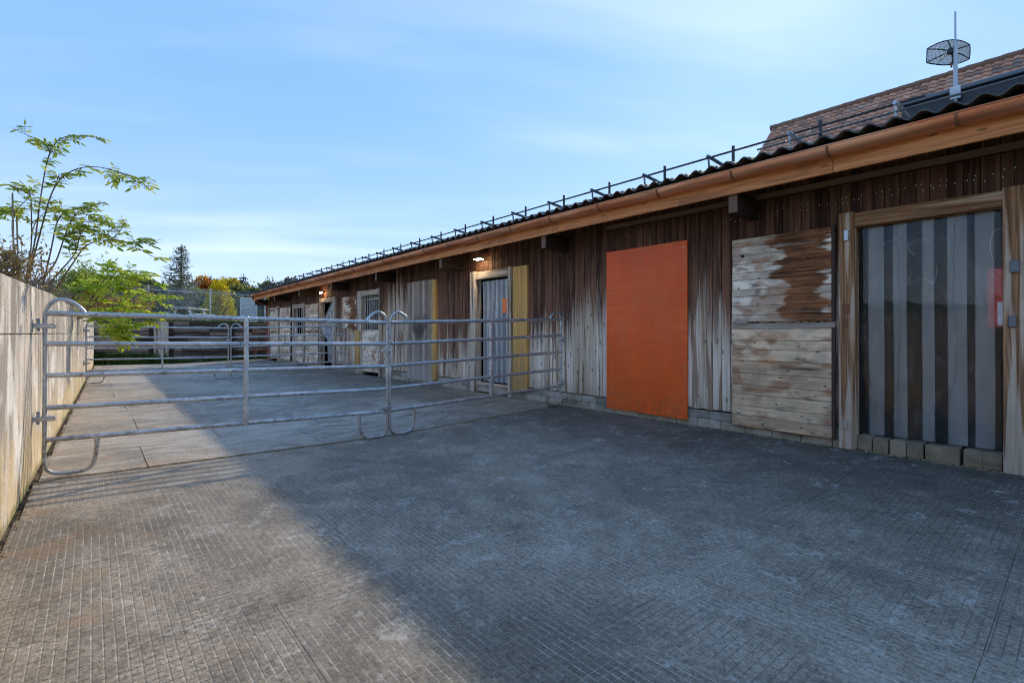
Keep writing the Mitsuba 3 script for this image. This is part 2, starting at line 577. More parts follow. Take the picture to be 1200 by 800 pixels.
def c_tile_red(p, n, uv):
    i = pid_of(uv); r = cell_rand(i, 1, 1); r2 = cell_rand(i, 2, 2)
    g = fbm(p.x * 6, p.y * 6, p.z * 6, 3)
    c = mix((.46, .185, .10), (.72, .37, .235), r * .7 + g * .3)
    c = mix(c, (.16, .11, .085), smoothstep(.8, .9, r2) * .7)
    return mix(c, (.30, .27, .21), smoothstep(.58, .75, fbm(p.x * 3, p.y * 3, p.z * 3, 4)) * .5)


mat('mat_tile_red', two(pr(c_tile_red, .8, .25)))
mat('mat_dark_metal', two(pr((.045, .047, .05), .45, .5, metallic=.4)))
mat('mat_zinc_grey', two(pr((.13, .145, .16), .4, .5, metallic=.5)))
mat('mat_steel', two(pr((.45, .45, .45), .35, .5, metallic=.8)))
mat('mat_grid_dish', two(pr((.52, .51, .48), .5, .4)))
mat('mat_black', two(pr((.012, .012, .013), .8, .2)))
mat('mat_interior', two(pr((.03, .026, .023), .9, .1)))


def c_sill(p, n, uv):
    return c_block(p, n, uv) * mi.Color3f(.68, .60, .50)


mat('mat_sill', two(bump(pr(c_sill, .9, .15), lambda p, n, uv: fbm(p.y * 40, p.z * 40, p.x * 40, 3), .006)))
mat('mat_plastic_black', two(pr((.02, .02, .022), .45, .5)))
mat('mat_red', two(pr((.62, .035, .03), .45, .4)))
mat('mat_orange', two(pr((.75, .20, .05), .5, .4)))
mat('mat_white', two(pr((.78, .77, .74), .55, .4)))
mat('mat_table', two(pr((.70, .70, .68), .5, .4)))
mat('mat_rusty', two(pr((.22, .075, .045), .6, .3)))


def pvc(w, col):
    return {'type': 'blendbsdf', 'weight': proc(w), 'first': {'type': 'thindielectric', 'int_ior': 1.30}, 'second': {'type': 'twosided', 'bsdf': {'type': 'diffuse', 'reflectance': {'type': 'rgb', 'value': list(col)}}}}


ypx = lambda px: XW_ / math.tan(math.atan((px - 600) / 580.0) + YAW)
XW_ = 6.45
LAP = [(ypx(b_), ypx(a_)) for a_, b_ in ((1017, 1035), (1046, 1061.5), (1080, 1094), (1110, 1132.5), (1142.5, 1165))]    # where two strips overlap


def w_clear(p, n, uv):
    """dust is trapped where two strips overlap; scuffs elsewhere"""
    z = 0.0
    for a_, b_ in LAP:
        z = z + smoothstep(a_ - .004, a_, p.y) * smoothstep(b_ + .004, b_, p.y)
    f = fbm(p.y * 5, p.z * 1.6, 2.0, 4)
    sc = smoothstep(.60, .80, fbm(p.y * 16 + 3 * fbm(p.y * 3, p.z * 3, 1.0, 2), p.z * 5, 7.0, 3))
    q = fbm(p.y * 2.6, p.z * 1.9, 31.0, 3)
    crease = smoothstep(.012, .0, dr.abs(q - .5)) * smoothstep(1.5, 2.1, wh(p)) * smoothstep(.45, .6, noise(p.y * 6, p.z * 6, 2.0))
    return .012 + .035 * f + z * (.085 + .10 * f) + sc * .03 + crease * .22


def w_milky(p, n, uv):
    q = (p.y - 7.64) / .155
    q = q - dr.floor(q)
    lap = smoothstep(.0, .02, q) * smoothstep(.37, .35, q)
    return .30 + .22 * lap + .2 * (fbm(p.y * 6, p.z * 1.3, 2.0, 3) - .5)


mat('mat_pvc', pvc(w_clear, (.70, .67, .62)))
mat('mat_pvc_milky', pvc(w_milky, (.62, .64, .64)))


def c_log(p, n, uv):
    i = pid_of(uv); r = cell_rand(i, 1, 1)
    g, g2 = grainf(uv, 2.0)
    c = mix((.055, .038, .028), (.25, .18, .135), smoothstep(.25, .8, g * .5 + r * .5))
    return mix(c, (.42, .34, .29), smoothstep(.52, .7, g2 + (r - .5) * .3) * .6)


mat('mat_log', two(bump(pr(c_log, .85, .15), h_wood, .006)))
mat('mat_log_dark', two(pr((.045, .03, .024), .85, .15)))


def c_terrain(p, n, uv):
    a = fbm(p.x * .9, p.y * .9, 1.0, 4); b = fbm(p.x * 9, p.y * 9, 2.0, 3)
    c = mix((.055, .085, .022), (.12, .135, .045), smoothstep(.3, .7, a * .5 + b * .5))
    return mix(c, (.16, .125, .075), smoothstep(.5, .7, b * .6 + fbm(p.x * 2, p.y * 2, 6.0, 2) * .4) * .6)


mat('mat_terrain', two(pr(c_terrain, .95, .1)))


def leafm(name, a, b, tr=.5, f=6.0):
    def c(p, n, uv):
        return mix(a, b, smoothstep(.3, .7, noise(p.x * f, p.y * f, p.z * f) * .6 + noise(p.x * f * 7, p.y * f * 7, p.z * f * 7) * .4))
    mat(name, {'type': 'principledthin', 'base_color': proc(c), 'roughness': .55, 'diff_trans': tr, 'spec_trans': 0.0})


leafm('mat_leaf_elder', (.20, .29, .04), (.60, .62, .11), 1.2)
leafm('mat_leaf_bright', (.28, .42, .03), (.66, .68, .09), 1.15)
leafm('mat_leaf_grass', (.06, .11, .02), (.14, .20, .04), .8)
leafm('mat_leaf_dry', (.34, .20, .07), (.60, .41, .16), 1.0)
leafm('mat_leaf_gold', (.40, .34, .015), (.68, .54, .03), 1.0, 1.0)
leafm('mat_leaf_orange', (.50, .20, .04), (.68, .37, .08), 1.1, .5)
leafm('mat_leaf_yellow', (.44, .34, .04), (.62, .46, .07), 1.0, .5)
leafm('mat_leaf_olive', (.24, .25, .065), (.42, .38, .11), 1.0, .5)
leafm('mat_leaf_deep', (.085, .11, .045), (.17, .185, .075), .8, .5)
leafm('mat_needle', (.17, .20, .135), (.33, .35, .25), .8, 2.0)
leafm('mat_needle_far', (.065, .085, .07), (.12, .14, .11), .6, .6)


def c_bark(p, n, uv):
    return mix((.075, .052, .036), (.19, .145, .105), fbm(p.x * 30, p.y * 30, p.z * 9, 3))


mat('mat_bark', two(pr(c_bark, .85, .15)))
mat('mat_twig', two(pr(lambda p, n, uv: mix((.10, .07, .05), (.27, .20, .145), fbm(p.x * 20, p.y * 20, p.z * 20, 2)), .85, .15)))
mat('mat_straw', two(pr(lambda p, n, uv: mix((.30, .21, .10), (.62, .48, .27), noise(p.x * 50, p.y * 50, p.z * 50)), .7, .25)))
mat('mat_litter', two(pr(lambda p, n, uv: mix((.10, .06, .03), (.36, .24, .12), noise(p.x * 40, p.y * 40, 0.0)), .8, .15)))

# ------------------------------------------------------------------ terrain and yard
WX = lambda y: -.56 + .0225 * np.asarray(y, float)          # yard face of the concrete wall
FY = 27.6                                                    # yard face of the far log wall


def wall_top(y):
    return np.interp(y, [-6, 4.2, 8.6, 20, 27.6], [1.60, 1.72, 1.83, 1.90, 1.95])


def terrain_z(x, y):
    x, y = np.asarray(x, float), np.asarray(y, float)
    yard = SL * y - .25
    bank = SL * np.clip(y, -30, 60) + np.interp(y, [-30, -6, 4.2, 8.6, 27.6, 40], [1.4, 1.55, 1.66, 1.76, 1.90, 2.0])
    far = 0.44 + 1.95 + .015 * np.clip(y - FY, 0, 40)
    hill = 11 * np.clip((np.hypot(x, y) - 120) / 160, 0, 1) ** 1.3
    z = np.where(x < WX(y) - .12, bank, np.where(y > FY + .12, far, yard))
    z = np.where((x < WX(y) - .12) & (y > FY), np.maximum(bank, far), z)
    rough = .10 * (meshkit.noise(np.stack([x * 1.7, y * 1.7, 0 * x], -1)) - .5) + .3 * (meshkit.noise(np.stack([x * .3, y * .3, 0 * x], -1), 3) - .5)
    low = (x >= WX(y) - .12) & (y <= FY + .12)
    return np.where(low, np.where(x > 12, SL * np.clip(y, -40, 60) - .1, yard), z + rough * .8 + hill)


gx = np.unique(np.concatenate([-np.geomspace(2, 700, 40), np.linspace(-2, 2.2, 60), np.linspace(2.2, 30, 30), np.geomspace(30, 700, 36)]))
gy = np.unique(np.concatenate([-np.geomspace(1, 400, 22), np.linspace(-1, 26.9, 70), np.linspace(26.9, 29, 14), np.geomspace(29, 700, 60)]))
X, Y = np.meshgrid(gx, gy, indexing='ij')
Zt = terrain_z(X, Y)
put('terrain', (np.stack([X, Y, Zt], -1).reshape(-1, 3), trimesh.Trimesh(np.zeros((X.size, 3)), np.vstack([(q := grid_mesh(len(gx), len(gy)))[:, [0, 2, 1]], q[:, [0, 3, 2]]]), process=False).faces),
    'mat_terrain', smooth=40, kind='structure', label='grassy ground of the terrace behind the walls')

# yard base
yx, yy = np.linspace(-.75, 7.2, 16), np.linspace(-3.2, 27.75, 12)
X, Y = np.meshgrid(yx, yy, indexing='ij')
q = grid_mesh(16, 12)
yard = put('yard', (np.stack([X, Y, 0 * X - .012], -1).reshape(-1, 3), np.vstack([q[:, [0, 2, 1]], q[:, [0, 3, 2]]])), 'mat_dirt', mode='yard', kind='structure')


def mat_piece(x0, x1, y0, y1, name, m, th=.011):
    xs = [x0] + [b for b in (3.0,) if x0 + .05 < b < x1 - .05] + [x1]
    _pid[0] += 1
    pid = _pid[0]
    b = MB()
    # top grid with a bevelled rim
    e = .003
    X = np.array([xs[0]] + [xs[0] + e] + xs[1:-1] + [xs[-1] - e, xs[-1]])
    Yv = np.array([y0, y0 + e, y1 - e, y1])
    XX, YY = np.meshgrid(X, Yv, indexing='ij')
    ZZ = np.zeros_like(XX); ZZ[[0, -1]] = -.002; ZZ[:, [0, -1]] = -.002
    dz = random.uniform(-.0015, .0015)
    f = grid_mesh(len(X), 4)[:, [0, 3, 2, 1]]
    v = np.stack([XX, YY, ZZ + dz], -1).reshape(-1, 3)
    v[:, :2] += 0
    b.add(v, f, np.stack([v[:, 0] + 5 + 50.0 * pid, v[:, 1]], 1))
    # skirt
    loop = [(i, 0) for i in range(len(X))] + [(len(X) - 1, j) for j in range(1, 4)] + [(i, 3) for i in range(len(X) - 2, -1, -1)] + [(0, j) for j in (2, 1)]
    top = np.array([v[i * 4 + j] for i, j in loop]); bot = top - [0, 0, th]
    n = len(loop); k = np.arange(n); k2 = (k + 1) % n
    sv = np.vstack([top, bot])
    b.add(sv, np.stack([k, k + n, k2 + n, k2], 1), np.stack([sv[:, 0] + 5 + 50.0 * pid, sv[:, 1]], 1))
    put(name, b, m, yard, mode='yard', uv=True)


JY = 6.17
rows = [JY - 1.17 * k for k in range(0, 9)]
for k in range(8):
    y1, y0 = rows[k], rows[k + 1]
    off = {2: 1.30, 3: .70}.get(k, .9 + .37 * ((k * 5) % 4))
    xs = [off + 1.72 * j for j in range(-3, 6)]
    for a, b in zip(xs, xs[1:]):
        a2, b2 = max(a, float(WX((y0 + y1) / 2)) + .035), min(b, 6.40)
        if b2 - a2 > .12:
            mat_piece(a2 + .0008, b2 - .0008, y0 + .0008, y1 - .0008, 'rubber_mat', 'mat_rubber')
y = JY + .035
k = 0
while y < FY - .6:
    h = 1.2
    off = .35 + .8 * (k % 2) + .2 * random.random()
    xs = [off + 1.8 * j for j in range(-2, 6)]
    for a, b in zip(xs, xs[1:]):
        a2, b2 = max(a, float(WX(y)) + .05), min(b, 6.42)
        if b2 - a2 > .12:
            mat_piece(a2 + .004, b2 - .004, y + .006, min(y + h, FY - .4) - .006, 'floor_mat', 'mat_slab')
    y += h
    k += 1

# ------------------------------------------------------------------ concrete wall on the left
cw = thing('concrete_wall', 'board-marked concrete retaining wall with ochre stains along the left side of the yard', 'wall')
ys = [-4.0, -1.6, .8, 3.2, 5.75, 8.3, 10.7, 13.1, 15.5, 17.9, 20.3, 22.7, 25.1, 27.55]
for a, b in zip(ys, ys[1:]):
    for z0, z1 in ((-.25, 1.33), (1.336, None)):
        _pid[0] += 1
        v, f, uv = cbox((0, a + .004, z0), (.28, b - .004, z1 or 1.9), .006, axis=1, pid=_pid[0])
        if z1 is None:
            up = v[:, 2] > 1.6
            v[up, 2] += wall_top(v[up, 1]) - 1.9
        v[:, 0] = WX(v[:, 1]) - .28 + v[:, 0]
        put('panel', (v, f, uv), 'mat_concrete', cw, mode='slope', uv=True)

# ------------------------------------------------------------------ the long stable
st = thing('stable_building', 'long weathered dark timber stable with open half doors, copper gutter and wavy tile edge', 'stable')
XW = 6.45
Y0, Y1 = -3.0, 25.6
OPEN = [  # y0, y1, z0, z1 of what interrupts the boarding
    (.38, 1.86, 0, 2.60), (7.56, 8.95, 0, 2.60), (10.41, 11.91, .05, 2.62), (13.45, 15.08, .0, 2.58),
    (17.0, 18.46, 0, 2.53), (20.26, 21.68, 0, 2.45), (23.75, 25.33, 0, 2.46)]
ZT = 3.22


def board(y0, y1, z0, z1):
    dx = random.uniform(-.004, .004)
    put('wall_board', cbox((XW - .004 + dx, y0 + .0025, z0), (XW + .020 + dx, y1 - .0025, z1), .004, axis=2), 'mat_facade', st, mode='wall', uv=True)


cuts = [Y0] + [c for o in OPEN for c in o[:2]] + [Y1]
for s in range(len(cuts) - 1):
    a, b = cuts[s], cuts[s + 1]
    n = max(1, round((b - a) / .112))
    w = [random.uniform(.8, 1.25) for _ in range(n)]
    e = a + np.concatenate([[0], np.cumsum(w)]) / sum(w) * (b - a)
    for p, q in zip(e, e[1:]):
        z0 = .235 + random.uniform(-.006, .006) if s % 2 == 0 else OPEN[s // 2][3] + .003
        board(p, q, z0, ZT)
# wall plate and backing, interior
bk = MB()
for s in range(0, len(cuts) - 1, 2):
    bk.add(*cbox((XW + .024, cuts[s] - .03, .24), (XW + .10, cuts[s + 1] + .03, 3.3)))
for o in OPEN:
    bk.add(*cbox((XW + .024, o[0] + .03, o[3]), (XW + .10, o[1] - .03, 3.3)))
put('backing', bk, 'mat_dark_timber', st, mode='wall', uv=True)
it = MB()
it.add(*cbox((XW + .02, Y0, -.2), (11, Y1, .015)))
it.add(*cbox((10.4, Y0, 0), (10.5, Y1, 4.4)))
it.add(*cbox((XW + .03, Y0 - .02, -.1), (10.4, Y0 + .1, 3.4)))
it.add(*cbox((XW + .03, Y1 - .08, -.1), (10.4, Y1 - .005, 3.4)))
for yy_ in (5.6, 9.8, 12.6, 16.2, 19.3, 22.8):
    it.add(*cbox((XW + .11, yy_, 0), (10.3, yy_ + .08, 3.2)))
it.add(*cbox((XW + .11, Y0, 3.22), (10.4, Y1, 3.26)))
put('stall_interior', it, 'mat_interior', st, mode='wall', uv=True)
# gable end boarding
for k in range(24):
    x = XW + .03 + k * .165
    put('gable_board', cbox((x, Y1 + .002, .2), (x + .160, Y1 + .024, 3.30 + k * .05)), 'mat_facade', st, mode='wall', uv=True)

nl = MB()
rn = np.random.default_rng(21)
for yk in np.arange(-1.5, 3.2, .066):
    for zk in ((2.74, 2.80) if rn.random() < .6 else (2.77,)):
        if rn.random() < .8:
            c = trimesh.creation.cylinder(.0055, .004, sections=6)
            nl.add(rot(c.vertices, 90, 'y') + [XW - .010, yk + rn.normal(0, .012), zk + rn.normal(0, .012)], c.faces)
put('nail_heads', nl, 'mat_steel', st, mode='wall', kind='stuff')
# foundation blocks
for course in range(2):
    y = Y0 + (.17 if course else 0)
    while y < Y1:
        b = min(y + .33, Y1)
        segs = [(y, b)]
        for o in OPEN:
            if o[2] < .05:
                segs = [t for (p, q) in segs for t in ((p, min(q, o[0] + .02)), (max(p, o[1] - .02), q)) if t[1] - t[0] > .03]
        for p, q in segs:
            put('foundation_block', cbox((XW + .004 + random.uniform(-.003, .003), p + .004, course * .115 - .01), (XW + .11, q - .004, course * .115 + .101), .007, axis=1), 'mat_block', st, mode='wall', uv=True)
        y += .33


def frame(par, y0, y1, z1, jw0, jw1, m, x0=XW - .085, head=.15, z0=.0):
    put('door_post', cbox((x0, y0, z0), (XW + .10, y0 + jw0, z1 + .02), .008, axis=2), m, par, mode='wall', uv=True)
    put('door_post', cbox((x0, y1 - jw1, z0), (XW + .10, y1, z1 + .02), .008, axis=2), m, par, mode='wall', uv=True)
    put('lintel', cbox((x0 + .012, y0 + jw0 - .005, z1 - head), (XW + .10, y1 - jw1 + .005, z1), .008, axis=1), m, par, mode='wall', uv=True)


def strip(par, x, y0, y1, z0, z1, m, wob=.006, seed=0.0, swing=0.0):
    tilt = .007 * math.sin(seed * 5.1 + 1)
    ny, nz = 9, 60
    Yg, Zg = np.meshgrid(np.linspace(y0, y1, ny), np.linspace(z0, z1, nz), indexing='ij')
    t = (Yg - y0) / (y1 - y0) * 2 - 1
    s = (z1 - Zg) / (z1 - z0)
    Xg = x + .014 * (t * t - .5) + tilt * t + .011 * np.sin(Zg * 2.4 + seed * 1.7) + wob * (meshkit.noise(np.stack([Yg * 4, Zg * 2.0, 0 * Yg + seed], -1)) - .5) * 2 * (.3 + s) + .3 * wob * (meshkit.noise(np.stack([Yg * 14, Zg * 9.0, 0 * Yg + seed], -1), 3) - .5)
    Yg = Yg + swing * s + .004 * np.sin(Zg * 3 + seed)
    put('curtain_strip', (np.stack([Xg, Yg, Zg], -1).reshape(-1, 3), grid_mesh(ny, nz)[:, [0, 1, 2, 3]].repeat(1, 0)[:, [0, 1, 2]].tolist() + grid_mesh(ny, nz)[:, [0, 2, 3]].tolist()), m, par, mode='wall', smooth=True)


def small_box(name, par, lo, hi, m, ch=.004, mode='wall'):
    return put(name, cbox(lo, hi, ch), m, par, mode=mode, uv=True)


# --- doorway 1, the large one on the right
d1 = st + '__doorway'
fast_uniq(d1); meta(d1, 'wide stall doorway hung with clear plastic strips')
frame(d1, .38, 1.86, 2.60, .17, .15, 'mat_frame')
zy = LAP
spans = [(zy[0][0], 1.735)] + [(zy[k + 1][0], zy[k][1]) for k in range(4)] + [(.53, zy[4][1])]
for k, (a, b) in enumerate(spans):
    strip(d1, XW + .035 + .012 * (k % 2), a, b, .185, 2.44, 'mat_pvc', .011, 3.7 * k)
for k in range(8):
    a = .56 + k * .144 + random.uniform(-.01, .01) * (0 < k < 7)
    put('sill_block', cbox((XW - .01 + random.uniform(-.008, .008), a + .003, .0), (XW + .2, a + .137, .155 + random.uniform(-.006, .004)), .005, axis=1), 'mat_sill', d1, mode='wall', uv=True)
small_box('hinge', d1, (XW - .115, 1.755, 2.30), (XW - .086, 1.80, 2.42), 'mat_steel')
small_box('hinge', d1, (XW - .100, 1.76, 1.50), (XW - .086, 1.80, 1.60), 'mat_rusty')
small_box('hinge', d1, (XW - .100, 1.77, 1.36), (XW - .086, 1.81, 1.44), 'mat_rusty')
small_box('hinge', d1, (XW - .112, 1.77, .22), (XW - .086, 1.81, .32), 'mat_steel')
small_box('catch', d1, (XW - .12, .44, 1.83), (XW - .086, .50, 1.94), 'mat_zinc_grey')
small_box('catch', d1, (XW - .12, .46, 1.34), (XW - .086, .51, 1.44), 'mat_zinc_grey')
sg = thing('notice_sign', 'red notice with a white label hanging behind the plastic strips of the wide right doorway', 'sign')
small_box('board', sg, (XW + .095, .535, 1.34), (XW + .115, .67, 1.90), 'mat_red', .003)
small_box('label', sg, (XW + .088, .535, 1.36), (XW + .0945, .60, 1.58), 'mat_white', .001)


# --- planked leaves folded back against the wall
def plank_leaf(name, y0, y1, z0, z1, n, m, label=None, x=XW - .075, par=None, edge=True, th=.04):
    d = fast_uniq(st + '__' + name)
    if label: meta(d, label)
    w = [random.uniform(.8, 1.2) for _ in range(n)]
    e = z0 + np.concatenate([[0], np.cumsum(w)]) / sum(w) * (z1 - z0)
    ye = y0 + (.035 if edge else 0)
    for p, q in zip(e, e[1:]):
        dx = random.uniform(-.003, .003)
        v, f, uv = cbox((x + dx, ye + .001, p + .002), (x + th + dx, y1 + random.uniform(-.006, .004), q - .002), .004, axis=1)
        put('plank', (v, f, uv), m, d, mode='wall', uv=True)
    if edge:
        put('edge_batten', cbox((x - .006, y0, z0 - .01), (x + th, y0 + .034, z1 + .012), .004, axis=2), 'mat_dark_timber', d, mode='wall', uv=True)
    return d


u = plank_leaf('half_door', 1.895, 3.07, 1.425, 2.49, 10, 'mat_plank_upper', 'bleached upper half door with a peeling brown patch')
put('turn_button', cbox((XW - .10, 2.86, 1.40), (XW - .078, 3.02, 1.46), .006, axis=1), 'mat_rail_grey', u, mode='wall', uv=True)
for yk, zk in ((2.93, 2.27),):
    put('finger_hole', rot(trimesh.creation.cylinder(.02, .006, sections=14).vertices, 90, 'y') .__add__(np.array([XW - .0775, yk, zk])).tolist().__len__() and (rot(trimesh.creation.cylinder(.02, .008, sections=14).vertices, 90, 'y') + [XW - .077, yk, zk], trimesh.creation.cylinder(.02, .006, sections=14).faces), 'mat_black', u, mode='wall')
l = plank_leaf('half_door', 1.895, 3.07, .09, 1.335, 9, 'mat_plank_lower', 'tan lower half door of knotty planks with a dark streak')
put('rail', cbox((XW - .060, 1.90, 1.338), (XW - .02, 3.06, 1.405), .004, axis=1), 'mat_rail_grey', l, mode='wall', uv=True)

# --- orange plywood sheet
op = fast_uniq(st + '__cover_panel')
meta(op, 'glossy orange-brown plywood sheet screwed over a doorway')
put('sheet', cbox((XW - .042, 3.73, .06), (XW - .02, 5.17, 2.60), .003), 'mat_plywood', op, mode='wall', uv=True)
put('batten', cbox((XW - .019, 3.76, .30), (XW - .005, 5.14, 2.55), .003), 'mat_black', op, mode='wall', uv=True)
for (yk, zk) in [(3.79, .30), (3.79, .82), (3.79, 1.35), (3.79, 1.9), (3.79, 2.50), (5.11, .30), (5.11, 1.0), (5.11, 2.0), (4.45, 2.55)]:
    c = trimesh.creation.cylinder(.009, .006, sections=8)
    put('screw', (rot(c.vertices, 90, 'y') + [XW - .043, yk, zk], c.faces), 'mat_steel', op, mode='wall')

# --- doorway 2 with milky strips and a new yellow board beside it
d2 = st + '__doorway_001'; fast_uniq(st + '__doorway')
meta(d2, 'middle stall doorway with milky strip curtain and pale frame')
frame(d2, 7.56, 8.95, 2.60, .085, .19, 'mat_frame_pale')
for k in range(6):
    a = 7.64 + k * .155
    strip(d2, XW + .03 + .012 * (k % 2), a, a + .21, .25, 2.40, 'mat_pvc_milky', .010, 2.1 * k)
put('sill', cbox((XW - .03, 7.645, .02), (XW + .1, 8.76, .16), .008, axis=1), 'mat_block', d2, mode='wall', uv=True)
put('threshold', cbox((XW - .05, 7.645, .163), (XW + .1, 8.76, .215), .006, axis=1), 'mat_frame', d2, mode='wall', uv=True)
sg2 = thing('notice_sign', 'orange notice showing through the milky strip curtain of the middle doorway', 'sign')
small_box('board', sg2, (XW + .022, 7.66, 1.70), (XW + .026, 7.95, 2.00), 'mat_orange', .001)
put('yellow_board', cbox((XW - .055, 7.09, .14), (XW - .006, 7.52, 2.60), .004, axis=2), 'mat_yellow_timber', st, mode='wall', uv=True, label='new yellow board fixed beside the middle doorway')

# --- boarded door with yellow post
d3 = fast_uniq(st + '__boarded_door'); meta(d3, 'closed grey boarded door with smoky stain')
e = np.linspace(10.60, 11.91, 11)
for p, q in zip(e, e[1:]):
    put('board', cbox((XW - .028 + random.uniform(-.003, .003), p + .002, .06), (XW + .02, q - .002, 2.62), .004, axis=2), 'mat_grey_boards', d3, mode='wall', uv=True)
put('yellow_post', cbox((XW - .07, 10.41, .12), (XW + .0, 10.597, 2.60), .005, axis=2), 'mat_yellow_timber', d3, mode='wall', uv=True)

# --- window stall 3
d4 = fast_uniq(st + '__doorway'); meta(d4, 'stall opening with vertical bars above a lower half door')
frame(d4, 13.45, 15.08, 2.58, .10, .32, 'mat_frame_pale')
plank_leaf('half_door', 13.56, 14.75, .10, 1.38, 7, 'mat_plank_far', None, x=XW - .05, edge=False)
put('yellow_post', cbox((XW - .11, 14.82, .25), (XW - .087, 15.20, 1.37), .004, axis=2), 'mat_yellow_timber', d4, mode='wall', uv=True)
for k in range(9):
    a = 13.64 + k * .135
    v, f = tube([(XW + .05, a, 1.38), (XW + .05, a, 2.43)], .012, 8)
    put('bar', (v, f), 'mat_steel', d4, mode='wall', smooth=40)
put('rail', cbox((XW + .03, 13.55, 2.30), (XW + .07, 14.76, 2.34), .004, axis=1), 'mat_frame_pale', d4, mode='wall', uv=True)
plank_leaf('half_door', 15.10, 16.34, 1.44, 2.47, 8, 'mat_plank_far')

# --- open doorway 4 with the curtain gathered aside
d5 = fast_uniq(st + '__doorway'); meta(d5, 'far open stall doorway with its plastic curtain tied aside')
frame(d5, 17.0, 18.46, 2.53, .12, .08, 'mat_frame_pale')
ny, nz = 12, 30
S_, Z_ = np.meshgrid(np.linspace(0, 1, ny), np.linspace(.25, 2.38, nz), indexing='ij')
left = np.interp(Z_, [.25, 1.0, 1.35, 1.55, 2.38], [17.72, 17.75, 18.25, 18.40, 17.35])
Yc = 17.13 + S_ * (left - 17.13)
Xc = XW - .02 + .03 * np.sin(S_ * 22 + Z_)
put('gathered_curtain', (np.stack([Xc, Yc, Z_], -1).reshape(-1, 3), np.vstack([(q := grid_mesh(ny, nz))[:, [0, 1, 2]], q[:, [0, 2, 3]]])), 'mat_pvc_milky', d5, mode='wall', smooth=True)
plank_leaf('half_door', 18.55, 20.05, 1.36, 2.39, 8, 'mat_plank_far')
plank_leaf('half_door', 18.55, 20.05, .12, 1.30, 8, 'mat_plank_far')

# --- far stalls
d6 = fast_uniq(st + '__doorway'); meta(d6, 'narrow far stall opening above a closed lower door')
frame(d6, 20.26, 21.68, 2.45, .10, .14, 'mat_frame_pale')
plank_leaf('half_door', 20.37, 21.53, .10, 1.25, 7, 'mat_plank_far', None, x=XW - .05, edge=False)
for k in range(5):
    a = 20.5 + k * .22
    v, f = tube([(XW + .05, a, 1.25), (XW + .05, a, 2.3)], .012, 6)
    put('bar', (v, f), 'mat_steel', d6, mode='wall', smooth=40)
plank_leaf('half_door', 21.92, 23.50, 1.36, 2.39, 8, 'mat_plank_far')
plank_leaf('half_door', 21.92, 23.50, .12, 1.30, 8, 'mat_plank_far')
d7 = fast_uniq(st + '__doorway'); meta(d7, 'last doorway before the far corner with both leaves shut')
frame(d7, 23.75, 25.33, 2.46, .12, .12, 'mat_frame_pale')
plank_leaf('half_door', 23.88, 25.2, 1.34, 2.30, 7, 'mat_plank_far', None, x=XW - .03, edge=False)
plank_leaf('half_door', 23.88, 25.2, .10, 1.30, 8, 'mat_plank_far', None, x=XW - .03, edge=False)

# --- eaves
RP = math.tan(math.radians(15))
for k in range(9):
    yb = -.46 + k * 3.28
    if yb > Y1 + .3: break
    put('beam', cbox((5.88, yb - .06, 2.72), (XW + .02, yb + .06, 2.98), .008, axis=0), 'mat_beam', st, mode='roof', uv=True)
for a, b in ((-3.3, 1.75), (1.75, 5.72), (5.72, 9.7), (9.7, 13.7), (13.7, 17.7), (17.7, 21.7), (21.7, 26.15)):
    put('fascia_board', cbox((5.83, a + .002, 2.935), (5.865, b - .002, 3.19), .005, axis=1), 'mat_fascia', st, mode='roof', uv=True)
put('ledger', cbox((XW - .055, -3, 2.95), (XW - .006, 5.15, 3.03), .005, axis=1), 'mat_beam', st, mode='wall', uv=True)
for k in range(4):
    x0 = 5.87 + k * .15
    v, f, uv = cbox((x0, -3.3, 3.12), (x0 + .147, 26.1, 3.14), .003, axis=1)
    v[:, 2] += (v[:, 0] - 5.87) * RP
    put('soffit_board', (v, f, uv), 'mat_dark_timber', st, mode='roof', uv=True)
v, f, uv = cbox((XW + .0, -3.3, 3.19), (11.4, 26.1, 3.25), .003, axis=1)
v[:, 2] += (v[:, 0] - 5.87) * RP - .04
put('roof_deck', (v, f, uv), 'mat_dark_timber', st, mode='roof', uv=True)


def roofz(x): return 3.225 + (x - 5.72) * RP


TW = .2


def tile_profile(n):
    t = np.linspace(0, 1, n)
    return t, .027 * (1 - np.cos(2 * PI * t))


def tile_mesh(y, x0, ln, n=11):
    t, h = tile_profile(n)
    lift = .022
    v = []
    for (x, dz) in ((x0, lift), (x0 + ln, 0.0)):
        for th in (0, -.016):
            v.append(np.stack([np.full(n, x), y + t * TW * 1.02, roofz(x) + dz + h + th], 1))
    v = np.vstack(v)     # rows: front top, front bottom, back top, back bottom
    i = np.arange(n - 1)
    f = [np.stack([i, i + 1, 2 * n + i + 1, 2 * n + i], 1), np.stack([n + i, 3 * n + i, 3 * n + i + 1, n + i + 1], 1), np.stack([i, n + i, n + i + 1, i + 1], 1)]
    f.append(np.array([[0, 2 * n, 3 * n, n], [n - 1, 2 * n - 1, 4 * n - 1, 3 * n - 1]]))
    return v, np.vstack(f)


